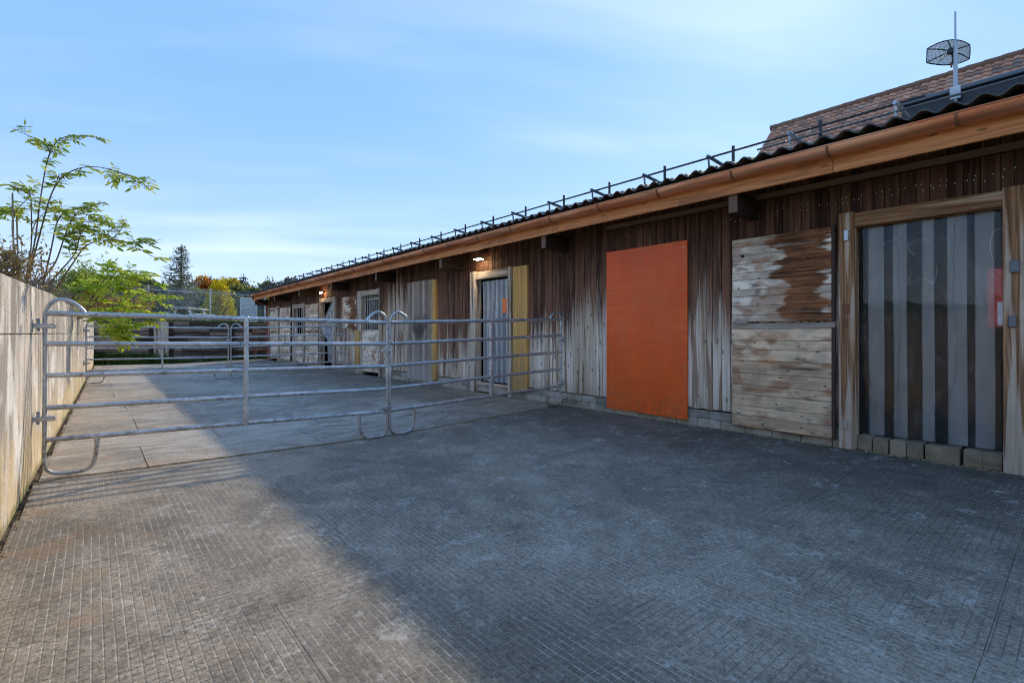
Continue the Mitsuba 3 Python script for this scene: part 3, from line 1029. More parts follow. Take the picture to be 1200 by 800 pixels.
rf = st + '__tile_roof'
fast_uniq(rf); meta(rf, 'dark wavy clay tile roof edge')
nt = int((26.1 + 3.2) / TW)
for k in range(nt):
    y = 26.1 - (k + 1) * TW
    v, f = tile_mesh(y, 5.69 + random.uniform(-.006, .006), .40)
    v[:, 2] += random.uniform(-.004, .004)
    _pid[0] += 1
    put('eave_tile', (v, f), 'mat_tile_dark', rf, mode='roof', smooth=35)
ut = MB()
for r_ in range(1, 16):
    for k in range(nt):
        v, f = tile_mesh(26.1 - (k + 1) * TW, 5.69 + r_ * .345, .40, 5)
        ut.add(v, f)
v, f, uv = ut.mesh()
put('upper_tiles', (v, f), 'mat_tile_dark', rf, mode='roof', kind='stuff')
v, f = tube([(11.25, -3.2, roofz(11.25) + .06), (11.25, 26.1, roofz(11.25) + .06)], .12, 10)
put('ridge', (v, f), 'mat_tile_dark', rf, mode='roof', smooth=40)

# gutter (half round) with joints and brackets
gt = fast_uniq(st + '__gutter'); meta(gt, 'copper half-round gutter')


def half_round(y0, y1, r, cx, cz, th=.004, bead=True):
    a = np.linspace(PI * 1.0, 2 * PI, 13)
    o = np.stack([cx + r * np.cos(a), cz + r * np.sin(a)], 1)
    i_ = np.stack([cx + (r - th) * np.cos(a[::-1]), cz + (r - th) * np.sin(a[::-1])], 1)
    ring = np.vstack([o, i_]); n = len(ring)
    v = np.vstack([np.stack([ring[:, 0], np.full(n, y), ring[:, 1]], 1) for y in (y0, y1)])
    i = np.arange(n); j = (i + 1) % n
    f = np.stack([i, j, n + j, n + i], 1)
    return v, f


gj = [-1.25, .77 - 1, .77, 1.75, 2.74, 3.73, 4.73, 5.73, 6.73, 7.73, 8.73]
gj += [8.73 + k for k in range(1, 18)]
lens = [-3.3, -.25, 1.75, 3.73, 5.73, 8.73, 11.73, 14.73, 17.73, 20.73, 23.73, 26.05]
for a, b in zip(lens, lens[1:]):
    m = MB(); m.add(*half_round(a, b, .088, 5.735, 3.165))
    m.add(*tube([(5.735 - .088, a, 3.168), (5.735 - .088, b, 3.168)], .009, 8))
    v, f, uv = m.mesh()
    put('gutter_length', (v, f), 'mat_copper', gt, mode='roof', smooth=40)
for y in gj:
    v, f = half_round(y - .012, y + .012, .0955, 5.735, 3.166)
    put('gutter_bracket', (v, f), 'mat_copper_dark', gt, mode='roof', smooth=40)
dp = spline([(5.735, 25.75, 3.08), (5.78, 25.75, 2.95), (6.0, 25.72, 2.75), (6.33, 25.68, 2.60), (6.38, 25.68, 2.35), (6.38, 25.68, .02)], 30)
put('downpipe', tube(dp, .045, 10), 'mat_rusty', st, mode='wall', smooth=40, label='reddish downpipe at the far corner')
put('downpipe', tube([(6.1, 26.6, .0), (6.1, 26.6, 1.5)], .04, 10), 'mat_rusty', st, mode='wall', smooth=40)

# snow guard: rail, clips and struts
sn = fast_uniq(st + '__snow_guard'); meta(sn, 'thin dark snow guard rail above the roof edge')
RX = 6.10
put('rail', tube([(RX, 1.05, roofz(RX) + .235), (RX, 26.0, roofz(RX) + .235)], .013, 8), 'mat_dark_metal', sn, mode='roof', smooth=40)
put('rail', tube([(RX - .06, -3.0, roofz(RX) + .135), (RX - .06, 2.6, roofz(RX) + .135)], .012, 8), 'mat_zinc_grey', sn, mode='roof', smooth=40)
ysn = [1.95 + .97 * k for k in range(25)]
for y in ysn:
    put('clip', cbox((RX - .012, y - .016, roofz(RX) + .05), (RX + .012, y + .016, roofz(RX) + .29), .003), 'mat_dark_metal', sn, mode='roof', uv=True)
for k, y in enumerate([1.25 + .97 * k for k in range(26)]):
    m = MB()
    z = roofz(RX)
    m.add(*tube([(RX - .10, y + .02, z + .215), (RX - .02, y, z + .20), (RX + .32, y - .02, z + .16)], .022, 6))
    m.add(*tube([(RX - .07, y + .02, z + .21), (RX - .05, y + .02, z + .08)], .014, 6))
    v, f, uv = m.mesh()
    put('strut', (v, f), 'mat_galvanised' if k < 2 else 'mat_zinc_grey', sn, mode='roof', smooth=40)

# raised dark sheet-metal box on the stable roof near the camera
bx = fast_uniq(st + '__roof_upstand'); meta(bx, 'dark sheet-metal upstand on the near end of the roof')
put('side', cbox((9.0, -3.2, 4.0), (9.9, 1.82, 4.60), .006), 'mat_dark_metal', bx, mode='wall', uv=True)
put('coping', cbox((8.94, -3.25, 4.603), (9.96, 1.86, 4.66), .01), 'mat_zinc_grey', bx, mode='wall', uv=True)

# ------------------------------------------------------------------ lamps (lit)
for (ly, lz, lab, kind_) in ((8.51, 2.86, 'lit flat wall lamp under the eaves above the middle doorway', 0), (18.09, 2.76, 'lit round wall lamp under the eaves farther along the stable', 1)):
    lm = thing('wall_lamp', lab, 'lamp', 'lit lamps under the stable eaves')
    put('bracket', cbox((XW - .10, ly - .02, lz - .01), (XW - .008, ly + .02, lz + .03), .004), 'mat_plastic_black', lm, mode='wall', uv=True)
    if kind_ == 0:
        put('housing', cbox((XW - .24, ly - .11, lz + .003), (XW - .10, ly + .11, lz + .035), .006), 'mat_plastic_black', lm, mode='wall', uv=True)
        put('lens', cbox((XW - .23, ly - .10, lz - .018), (XW - .11, ly + .10, lz), .004), 'mat_white', lm, mode='wall', uv=False,
            emitter={'type': 'area', 'radiance': {'type': 'rgb', 'value': [9, 7.2, 4.6]}})
    else:
        s = trimesh.creation.icosphere(2, .05)
        s.apply_translation([XW - .16, ly, lz - .03])
        put('globe', s, 'mat_white', lm, mode='wall', smooth=True, emitter={'type': 'area', 'radiance': {'type': 'rgb', 'value': [9, 6.6, 3.6]}})

# ------------------------------------------------------------------ red-tiled barn behind
bn = thing('red_tiled_barn', 'barn roof of weathered red-brown tiles rising behind the stable', 'barn')
BX, BZ, BY = 20.0, 9.33, 8.05
PT = math.tan(math.radians(46))
n_rows, gauge = 24, .25
cosp, sinp = math.cos(math.radians(46)), math.sin(math.radians(46))
tiles = []
for r_ in range(n_rows):
    for k in range(60):
        tiles.append((r_, k))


def barn_tile(r_, k):
    d = (r_ + 1) * gauge            # slope distance of the lower edge from the ridge
    y1 = BY - k * .205
    n = 5
    t = np.linspace(0, 1, n); hh = .035 * np.array([0, .9, 1, .35, .0])
    v = []
    for dd, lift in ((d + .03, .03), (d - gauge, .0)):
        for th in (0, -.015):
            o = hh + lift + th
            v.append(np.stack([BX - dd * cosp - o * sinp, y1 - t * .207, BZ - dd * sinp + o * cosp], 1))
    v = np.vstack(v); i = np.arange(n - 1)
    f = np.vstack([np.stack([i, 2 * n + i, 2 * n + i + 1, i + 1], 1), np.stack([i, i + 1, n + i + 1, n + i], 1), [[0, n, 3 * n, 2 * n]]])
    f = np.vstack([f[:, [0, 1, 2]], f[:, [0, 2, 3]]])
    _pid[0] += 1
    uv = np.stack([v[:, 1] * .5 + 25 + 50.0 * _pid[0], v[:, 2]], 1)
    return v, f, uv


rest = MB()
cnt = 0
brf = fast_uniq(bn + '__roof')
for r_, k in tiles:
    m = barn_tile(r_, k)
    if r_ < 7 and k < 42:
        put('tile', m, 'mat_tile_red', brf, mode='wall', uv=True); cnt += 1
    else:
        rest.add(*m)
put('farther_tiles', rest, 'mat_tile_red', brf, mode='wall', uv=True, kind='stuff')
for k in range(30):
    y1 = BY + .05 - k * .4
    v, f = tube([(BX, y1, BZ + .04), (BX, y1 - .40, BZ + .04)], [.115, .10], 8)
    put('ridge_tile', (v, f), 'mat_tile_red', brf, mode='wall', smooth=40)
m = MB()
xe = BX - n_rows * gauge * cosp; ze = BZ - n_rows * gauge * sinp
m.add(np.array([[BX, BY, BZ - .1], [xe, BY, ze - .1], [xe, BY, -.2], [2 * BX - xe, BY, -.2], [2 * BX - xe, BY, ze - .1]]), np.array([[0, 1, 2], [0, 2, 3], [0, 3, 4]]))
m.add(np.array([[xe + .3, BY, ze], [xe + .3, BY - 13, ze], [xe + .3, BY - 13, -.2], [xe + .3, BY, -.2]]), np.array([[0, 1, 2, 3]]))
m.add(np.array([[BX, BY, BZ - .02], [BX, BY - 12.3, BZ - .02], [2 * BX - xe, BY - 12.3, ze], [2 * BX - xe, BY, ze]]), np.array([[0, 1, 2, 3]]))
m.add(np.array([[BX, BY, BZ - .05], [BX, BY - 12.3, BZ - .05], [xe, BY - 12.3, ze - .05], [xe, BY, ze - .05]]), np.array([[0, 1, 2, 3]]))
put('wall', m, 'mat_dark_timber', bn, mode='wall', uv=True)
put('verge_board', (lambda v: (v[0], v[1], v[2]))(cbox((0, 0, 0), (.01, .01, .01))), 'mat_dark_timber', bn, mode='wall', uv=True) if False else None

# ------------------------------------------------------------------ antenna on the roof upstand
an = thing('grid_antenna', 'grid dish antenna on a thin mast above the roof', 'antenna')
ax, ay, az = 8.93, 1.22, 4.62
put('mast', tube([(ax, ay, az - .22), (ax, ay, az + .62), (ax, ay, az + .63), (ax, ay, az + 1.06)], [.024, .024, .012, .010], 10), 'mat_steel', an, mode='wall', smooth=40)
put('mast_foot', cbox((ax - .04, ay - .055, az - .14), (ax + .02, ay + .055, az + .04), .006), 'mat_galvanised', an, mode='wall', uv=True)
# dish: rounded rectangle of curved grid wires
A_, B_ = .255, .165
ctr = np.array([ax + .055, ay + .05, az + .56])
nrm = np.array([.78, .62, .06]); nrm /= np.linalg.norm(nrm)
uu = np.cross([0, 0, 1], nrm); uu /= np.linalg.norm(uu); ww = np.cross(nrm, uu)
def dish_pt(a, b): return ctr + uu * a + ww * b + nrm * (.9 * (a * a + b * b))
rim = []
arc = np.linspace(-1, 1, 15)
dlim = lambda a: B_ * (1 - .42 * (a / A_) ** 2)
rim = [dish_pt(A_ * q_, dlim(A_ * q_)) for q_ in arc] + [dish_pt(A_ * 1.015, b_) for b_ in (.3 * B_, 0, -.3 * B_)] + [dish_pt(-A_ * q_, -dlim(A_ * q_)) for q_ in arc] + [dish_pt(-A_ * 1.015, b_) for b_ in (-.3 * B_, 0, .3 * B_)]
rim.append(rim[0])
dish = fast_uniq(an + '__dish')
put('rim', tube(rim, .008, 6, cap=False), 'mat_dark_metal', dish, mode='wall', smooth=40)
m = MB()
for b in np.linspace(-B_ * .95, B_ * .95, 26):
    lim = A_ * min(1.0, math.sqrt(max(0, (1 - abs(b) / B_) / .42)))
    m.add(*tube([dish_pt(a, b) for a in np.linspace(-lim, lim, 9)], .0042, 4))
for a in np.linspace(-A_ * .95, A_ * .95, 36):
    lim = dlim(a)
    m.add(*tube([dish_pt(a, b) for b in np.linspace(-lim, lim, 7)], .0036, 4))
v, f, uv = m.mesh()
put('grid', (v, f), 'mat_grid_dish', dish, mode='wall', smooth=40)
for s1, s2 in ((1, .55), (1, -.55), (-1, .55), (-1, -.55), (.15, 1), (-.15, -1)):
    put('rib', tube([dish_pt(0, 0) - nrm * .01, dish_pt(A_ * .5 * s1, B_ * .5 * s2) - nrm * .01, dish_pt(A_ * .97 * s1, (B_ if abs(s2) == 1 else B_ * .95) * s2)], .007, 6), 'mat_dark_metal', dish, mode='wall', smooth=40)
put('feed', tube([ctr, ctr + nrm * .22, ctr + nrm * .23 - np.array([0, 0, .03])], .012, 6), 'mat_dark_metal', an, mode='wall', smooth=40)
put('clamp', cbox(ctr - .035, ctr + .035, .008), 'mat_dark_metal', an, mode='wall', uv=True)
for s_ in (-.02, .02):
    put('cable_end', tube([ctr + [s_, 0, -.15], ctr + [s_, 0, -.215]], .009, 6), 'mat_rusty', an, mode='wall', smooth=40)

# ------------------------------------------------------------------ galvanised livestock panels
BARS = [1.525, 1.245, .95, .65, .352]


def livestock_panel(p0, p1, label, group, mid=.52, left_foot=True, right_foot=True, wall_hinge=False, clips_right=True):
    p0, p1 = np.array(p0, float), np.array(p1, float)
    L = np.linalg.norm(p1 - p0); d = (p1 - p0) / L
    nn = np.array([-d[1], d[0]])
    t = thing('livestock_panel', label, 'livestock panel', group)
    P = lambda u, z, o=0.0: (p0[0] + d[0] * u + nn[0] * o, p0[1] + d[1] * u + nn[1] * o, z)
    for k, z in enumerate(BARS):
        v, f = tube([P(u, z + (0.004 if k == 0 else 0)) for u in np.linspace(.012, L - .012, 6)], .0235 if k else .0255, 12, sy=1.0)
        put('rail', (v, f), 'mat_galvanised', t, mode='yard', smooth=40)
    put('upright', cbox((0, 0, 0), (1, 1, 1), .002) if False else (lambda c: (np.array([P(L * mid + a, z, o) for a, o, z in c[0]]), c[1], c[2]))(cbox((-.022, -.030, BARS[4] - .03), (.022, .030, BARS[0] + .03), .006)), 'mat_galvanised', t, mode='yard', uv=True)
    for side in (0, 1):
        U = (lambda u: u) if side == 0 else (lambda u: L - u)
        post = [P(U(.0), .14), P(U(0), .4), P(U(0), .8), P(U(0), 1.2), P(U(0), 1.48)]
        arch = [P(U(.012), 1.565), P(U(.05), 1.632), P(U(.115), 1.665), P(U(.185), 1.642), P(U(.25), 1.585), P(U(.285), 1.525)]
        foot = [P(U(.375), .36), P(U(.37), .24), P(U(.355), .12), P(U(.31), .045), P(U(.23), .028), P(U(.11), .028), P(U(.03), .06)]
        pts = foot + post + arch
        path = spline(pts, 80)
        r = np.full(80, .0175)
        r[:6] = np.linspace(.025, .0175, 6)
        r[-12:] = np.linspace(.0175, .025, 12)
        put('end_post', tube(path, r, 12), 'mat_galvanised', t, mode='yard', smooth=40)
        if side == 1 or wall_hinge:
            for z in ((1.41, .55) if side == 0 else (1.16, .40)):
                m = MB()
                c = cbox((-.05 if side == 1 else -.085, -.028, z - .022), (.075, .028, z + .022), .006)
                m.add(np.array([P(U(a), zz, o) for a, o, zz in c[0]]), c[1], c[2])
                c2 = tube([P(U(-.045), z - .05), P(U(-.045), z + .07)], .012, 8)
                m.add(*c2)
                if side == 0:
                    c = cbox((-.095, -.05, z - .06), (-.082, .05, z + .06), .003)
                    m.add(np.array([P(U(a), zz, o) for a, o, zz in c[0]]), c[1], c[2])
                put('hinge' if side == 0 else 'clip', m, 'mat_galvanised', t, mode='yard', uv=True)
    return t


near_g = 'galvanised panels of the front gate line'
far_g = 'galvanised panels of the rear fence line'
livestock_panel((-.335, 6.31), (2.99, 6.09), 'nearest wide galvanised five-bar panel hinged to the concrete wall', near_g, .5, wall_hinge=True)
livestock_panel((3.035, 6.10), (6.36, 6.15), 'galvanised five-bar panel between the nearest panel and the stable wall', near_g, .52)
livestock_panel((-.12, 17.15), (3.15, 17.0), 'rear galvanised panel starting at the concrete wall', far_g, .5, wall_hinge=True)
livestock_panel((3.22, 17.0), (6.37, 16.1), 'rear galvanised panel ending at the stable wall', far_g, .55)

# ------------------------------------------------------------------ far log wall
lw = thing('timber_retaining_wall', 'retaining wall of stacked dark timber sleepers closing the far end of the yard', 'wall')
z = -.1
k = 0
while z < 1.86:
    h = .155
    x = -.3 - (k % 2) * .9
    while x < 10:
        x2 = min(x + random.choice([1.6, 1.9, 2.3]), 10.2)
        o = random.uniform(-.02, .02)
        put('sleeper', cbox((max(x, -.1) + .006, FY + o, z + .004), (x2 - .006, FY + .2 + o, z + h - .006), .018, axis=0), 'mat_log', lw, mode='slope', uv=True)
        x = x2
    z += h
    k += 1
for x in (1.95, 2.7, 5.2, 6.9, 8.5):
    put('post', cbox((x, FY - .09, -.1), (x + .16, FY - .022, 1.9), .01, axis=2), 'mat_log_dark', lw, mode='slope', uv=True)
v, f, uv = cbox((2.12, FY - .06, -.1), (2.68, FY - .021, 1.88), .01, axis=2)
put('pale_panel', (v, f, uv), 'mat_frame_pale', lw, mode='slope', uv=True)

# ------------------------------------------------------------------ picnic table, fence, concrete block on the terrace


def at(px, py, Z):
    dx = (px - 600) / 580.0
    c, s = math.cos(YAW), math.sin(YAW)
    return np.array([(dx * c + s) * Z, (-dx * s + c) * Z, EYE + (402 - py) / 580.0 * Z])


pt = thing('picnic_table', 'pale picnic table with attached benches on the terrace beyond the yard', 'picnic table')
c0 = at(210.5, 360, 25.5); gz = c0[2] - .75
va = np.array([math.cos(YAW), -math.sin(YAW)]); vb = np.array([math.sin(YAW), math.cos(YAW)])


def tb(name, u0, u1, w0, w1, z0, z1, tilt=0, par=pt):
    c = cbox((u0, w0, z0), (u1, w1, z1), .006, axis=1)
    v = c[0].copy()
    if tilt:
        v[:, 0] += tilt * (v[:, 2] - z0)
    v = np.stack([c0[0] + va[0] * v[:, 0] + vb[0] * v[:, 1], c0[1] + va[1] * v[:, 0] + vb[1] * v[:, 1], gz + v[:, 2]], 1)
    put(name, (v, c[1], c[2]), 'mat_table', par, uv=True)


for k in range(5):
    tb('table_plank', -.46 + k * .186, -.46 + k * .186 + .178, -.1, 1.7, .71, .75)
for sgn in (-1, 1):
    for w in (.2, 1.4):
        tb('leg', .64 * sgn - .04, .64 * sgn + .04, w, w + .06, -.12, .72, -.42 * sgn)
    for k in range(2):
        tb('bench_plank', sgn * .72 - .15 + k * .15, sgn * .72 - .15 + k * .15 + .14, -.1, 1.7, .40, .44)
for w in (.262, 1.34):
    tb('cross_beam', -.82, .82, w, w + .05, .31, .395)

fe = thing('chain_link_fence', 'chain-link fence with pale posts on the terrace behind the picnic table', 'fence')
FZ0 = 2.42
FYF = 31.0
fx0, fx1 = -6.0, 7.6
ftop = 4.06 - FZ0
for x in np.arange(fx0, fx1 + .1, 2.72):
    put('post', tube([(x, FYF, FZ0 - .4), (x, FYF, FZ0 + ftop + .25)], .035, 8), 'mat_galvanised', fe, smooth=40)
put('top_rail', tube([(fx0, FYF, FZ0 + ftop), (fx1, FYF, FZ0 + ftop)], .026, 8), 'mat_galvanised', fe, smooth=40)
m = MB()
H_ = ftop + .22
for s in (-1, 1):
    for x in np.arange(fx0 - H_, fx1 + H_, .11):
        a = np.array([x, FYF + s * .004, FZ0]); b = np.array([x + s * H_, FYF + s * .004, FZ0 + H_])
        t0, t1 = 0, 1
        lo, hi = (fx0 - a[0]) / (b[0] - a[0]), (fx1 - a[0]) / (b[0] - a[0])
        t0, t1 = max(0, min(lo, hi)), min(1, max(lo, hi))
        if t1 - t0 > .03:
            m.add(*tube([a + (b - a) * t0, a + (b - a) * t1], .0042, 3, cap=False))
v, f, uv = m.mesh()
put('wire_mesh', (v, f), 'mat_galvanised', fe, kind='stuff')
cb0 = at(291.5, 349, 29.5)
put('concrete_pillar', cbox((cb0[0] - .43, cb0[1] - .15, 2.2), (cb0[0] + .43, cb0[1] + .25, cb0[2]), .02), mat('mat_pale_concrete', two(bump(pr(lambda p, n, uv: mix((.40, .40, .39), (.60, .60, .58), fbm(p.x * 4, p.y * 4, p.z * 4, 4)), .9, .2), lambda p, n, uv: fbm(p.x * 20, p.y * 20, p.z * 20, 3), .005))),
    uv=True, label='pale grey concrete block at the end of the chain-link fence beside the stable roof', cat='concrete block')

# ------------------------------------------------------------------ plants
LEAFLET = np.array([[0, 0, 0], [.34, .30, .02], [.34, -.30, .02], [.34, 0, -.03], [.72, .20, 0], [.72, -.20, 0], [.72, 0, -.05], [1, 0, -.08]])
LEAFLET_F = np.array([[0, 3, 1], [0, 2, 3], [1, 3, 6], [1, 6, 4], [3, 2, 5], [3, 5, 6], [4, 6, 7], [6, 5, 7]])


def orient(dirs, ups):
    d = dirs / np.linalg.norm(dirs, axis=1, keepdims=True)
    s = np.cross(ups, d); s /= np.linalg.norm(s, axis=1, keepdims=True) + 1e-9
    u = np.cross(d, s)
    return d, s, u


def leaflets(pos, dirs, size, r, width=.62):
    n = len(pos)
    ups = np.array([0, 0, 1.0]) + r.normal(0, .6, (n, 3))
    d, s, u = orient(dirs, ups)
    L = LEAFLET
    v = pos[:, None] + size[:, None, None] * (L[None, :, :1] * d[:, None] + width * L[None, :, 1:2] * s[:, None] + L[None, :, 2:] * u[:, None])
    f = (LEAFLET_F[None] + (np.arange(n) * len(L))[:, None, None]).reshape(-1, 3)
    return v.reshape(-1, 3), f


def compound_leaf(pos, d, size, r):
    """an elder leaf: 5-7 leaflets along a drooping stalk"""
    d = d / np.linalg.norm(d)
    P, D, S, stalk = [], [], [], []
    side = np.cross(d, [0, 0, 1.0]); side /= np.linalg.norm(side) + 1e-9
    n = 3
    for k in range(n + 1):
        t = (k + 1) / (n + 1)
        q = pos + d * size * t + np.array([0, 0, -.2 * size * t * t])
        stalk.append(q)
        if k == n:
            P.append(q); D.append(d + [0, 0, -.35]); S.append(size * .62)
        else:
            for s in (-1, 1):
                P.append(q); D.append(d * .45 + side * s + np.array([0, 0, -.35 + r.normal(0, .2)])); S.append(size * (.5 + .08 * k))
    return np.array(P), np.array(D), np.array(S), [pos] + stalk


def leafy_stem(path, r, start=.35, n=10, size=.16, spread=1.0):
    """leaf positions along the upper part of a stem, in opposite pairs"""
    P, D, S, ST = [], [], [], []
    m = len(path)
    for t in np.linspace(start, 1, n):
        i = min(int(t * (m - 1)), m - 2)
        q = path[i] + (path[i + 1] - path[i]) * (t * (m - 1) - i)
        tang = path[i + 1] - path[i]; tang /= np.linalg.norm(tang)
        for s in (0, 1):
            a = r.uniform(0, 2 * PI)
            o = np.array([math.cos(a), math.sin(a), r.uniform(-.25, .65)])
            p_, d_, s_, st_ = compound_leaf(q, o * spread + tang * .7, size * r.uniform(.7, 1.25), r)
            P.append(p_); D.append(d_); S.append(s_); ST.append(st_)
    return np.vstack(P), np.vstack(D), np.concatenate(S), ST


def shrub(name, label, stems, mleaf, r, leaf=.16, n=10, start=.35, rad=.012, cat='shrub', side_shoots=2, group=None):
    t = thing(name, label, cat, group)
    P, D, S = [], [], []
    tw = MB()
    for pts in stems:
        path = spline(pts, 26)
        put('stem', tube(path, np.linspace(rad, rad * .35, 26), 7), 'mat_twig', t, smooth=40)
        p_, d_, s_, st_ = leafy_stem(path, r, start, n, leaf)
        P.append(p_); D.append(d_); S.append(s_)
        for q in st_: tw.add(*tube(q, .0022, 4, cap=False))
        for _ in range(side_shoots):
            i = int(r.uniform(start, .9) * 25)
            tang = path[min(i + 1, 25)] - path[i]; tang /= np.linalg.norm(tang)
            o = np.array([r.normal(), r.normal(), r.uniform(-.1, .5)]); o /= np.linalg.norm(o)
            sh = spline([path[i], path[i] + (tang * .5 + o * .5) * .16, path[i] + (tang * .4 + o * .7) * .36 - [0, 0, .03]], 9)
            tw.add(*tube(sh, np.linspace(.006, .003, 9), 5))
            p_, d_, s_, st_ = leafy_stem(sh, r, .4, 4, leaf * .9)
            P.append(p_); D.append(d_); S.append(s_)
            for q in st_: tw.add(*tube(q, .0022, 4, cap=False))
    v, f, uv = tw.mesh()
    put('twigs', (v, f), 'mat_twig', t, kind='stuff')
    put('leaves', leaflets(np.vstack(P), np.vstack(D), np.concatenate(S), r), mleaf, t, smooth=True, kind='stuff')
    return t


r1 = np.random.default_rng(11)
E_ = lambda pts, Z0: [at(px, py, Z0 + dz) for px, py, dz in pts]
ZB = 5.2
stems = [E_(q, ZB) for q in (
    [(28, 338, 0), (40, 285, 0), (48, 225, .05), (58, 178, .1), (76, 160, .1), (108, 160, 0)],
    [(30, 338, 0), (46, 275, -.1), (62, 222, -.1), (84, 200, -.1), (118, 196, -.2), (170, 212, -.3)],
    [(28, 338, .1), (36, 290, .2), (36, 240, .2), (34, 222, .3)],
    [(34, 338, 0), (62, 312, -.1), (78, 270, -.1), (92, 250, -.2), (125, 262, -.3)],
    [(50, 336, .1), (60, 290, .1), (66, 262, .1), (76, 248, .1), (100, 244, 0)],
    [(66, 338, .1), (84, 310, 0), (104, 286, -.1), (140, 282, -.2), (182, 302, -.3)],
    [(24, 338, .2), (14, 270, .3), (16, 246, .3), (4, 246, .4)],
    [(52, 338, -.1), (70, 318, -.1), (88, 296, -.1), (98, 268, -.2), (128, 276, -.2)])]
shrub('elder_bush', 'tall leggy elder with arching leafy stems against the sky above the concrete wall', stems, 'mat_leaf_elder', r1, .125, 7, .42, .0085, side_shoots=2)
stems = [E_(q, 9.6) for q in (
    [(96, 372, .3), (110, 345, .2), (128, 322, .1), (150, 318, 0), (178, 330, -.2)],
    [(90, 372, .3), (112, 356, .1), (138, 340, 0), (164, 340, -.2), (186, 352, -.3)],
    [(92, 372, .3), (118, 362, 0), (140, 358, -.2), (160, 366, -.3), (172, 380, -.4)],
    [(90, 374, .2), (115, 368, 0), (132, 376, -.2), (146, 392, -.3)],
    [(84, 366, .3), (84, 350, .2), (92, 338, .2), (108, 334, .1)],
    [(88, 370, .4), (72, 352, .4), (78, 342, .4), (92, 344, .3)],
    [(94, 372, .5), (122, 340, .5), (142, 330, .4), (168, 322, .4)],
    [(98, 376, .0), (118, 374, -.2), (134, 386, -.3), (140, 396, -.4)])]
shrub('elder_bush', 'bright yellow-green elder spilling over the end of the concrete wall', stems, 'mat_leaf_bright', r1, .20, 10, .2, .012, side_shoots=4)


def blade_clump(center, n, h, spread, r, w=.012, lean=.4):
    base = center + np.stack([r.normal(0, spread[0], n), r.normal(0, spread[1], n), np.zeros(n)], 1)
    hh = h * r.uniform(.5, 1.1, n)
    a = r.uniform(0, 2 * PI, n)
    o = np.stack([np.cos(a), np.sin(a), 0 * a], 1)
    s = np.stack([-np.sin(a), np.cos(a), 0 * a], 1) * w
    mid = base + o * (hh * lean * .35)[:, None] + [0, 0, 1] * (hh * .6)[:, None]
    tip = base + o * (hh * lean)[:, None] + [0, 0, 1] * hh[:, None]
    v = np.stack([base - s, base + s, mid - s * .7, mid + s * .7, tip], 1).reshape(-1, 3)
    f = np.array([[0, 1, 3], [0, 3, 2], [2, 3, 4]])
    return v, (f[None] + (np.arange(n) * 5)[:, None, None]).reshape(-1, 3)


def twig_tangle(name, label, pts, n, ln, r, m, cat='shrub', rad=.004, leaves=None, leaf_size=.05, nl=0):
    t = thing(name, label, cat)
    b = MB(); P, D = [], []
    pts = np.asarray(pts, float)
    for _ in range(n):
        k = r.uniform(0, len(pts) - 1); i = int(k)
        p = pts[i] + (pts[min(i + 1, len(pts) - 1)] - pts[i]) * (k - i) + r.normal(0, .06, 3)
        d = r.normal(0, 1, 3); d[2] = abs(d[2]) * .8 + .2; d /= np.linalg.norm(d)
        L = ln * r.uniform(.4, 1.2)
        path = spline([p, p + d * L * .5 + r.normal(0, .05, 3) * L, p + d * L + r.normal(0, .18, 3) * L - [0, 0, .12 * L]], 8)
        b.add(*tube(path, np.linspace(rad, rad * .4, 8), 4, cap=False))
        for q in path[2:]:
            for _ in range(nl):
                P.append(q + r.normal(0, .03, 3)); D.append(r.normal(0, 1, 3))
    v, f, uv = b.mesh()
    put('twigs', (v, f), 'mat_twig', t, kind='stuff')
    if nl:
        put('leaves', leaflets(np.array(P), np.array(D), leaf_size * r.uniform(.6, 1.3, len(P)), r), m, t, smooth=True, kind='stuff')
    return t


twig_tangle('dry_shrub', 'brown dry shrub at the left edge of the photo on top of the concrete wall', [at(-6, 330, 4.6), at(2, 312, 4.7), at(6, 325, 4.8)], 70, .34, r1, 'mat_leaf_dry', nl=3, leaf_size=.045)
twig_tangle('dry_vines', 'tangle of bare brown vines trailing along the top of the concrete wall', [at(30, 336, 5.3), at(48, 343, 6.4), at(66, 349, 7.4), at(80, 357, 9.0)], 130, .42, r1, 'mat_leaf_dry', nl=0, rad=.006)
twig_tangle('dark_shrub', 'small dark green shrub behind the vines on the concrete wall', [at(82, 350, 11), at(95, 335, 11.3), at(104, 338, 11.5), at(98, 326, 11.3)], 190, .42, r1, 'mat_leaf_elder', nl=5, leaf_size=.075)
twig_tangle('russet_bramble', 'brown and green bramble under the bright elder on the wall', [at(80, 366, 10.6), at(110, 366, 11), at(140, 366, 11.6), at(165, 362, 12)], 120, .5, r1, 'mat_leaf_dry', nl=4, leaf_size=.07)
for k, (px, pt_, pb, Z) in enumerate(((14, 226, 330, 5.4), (19, 245, 332, 5.7), (34, 294, 336, 6.2), (48, 300, 342, 6.4), (58, 318, 346, 7.2))):
    a, b = at(px + 3, pb, Z), at(px, pt_, Z)
    put('plant_stake', tube([a - [0, 0, .3], b], .009, 6), 'mat_rail_grey', smooth=40, label=['tallest bare wooden stake left of the elder stems', 'second wooden stake just right of the tallest one', 'short stake standing among the elder stems', 'short stake right of the elder stems', 'shortest stake at the right end of the vines'][k], cat='stake', group='wooden stakes on the wall top')

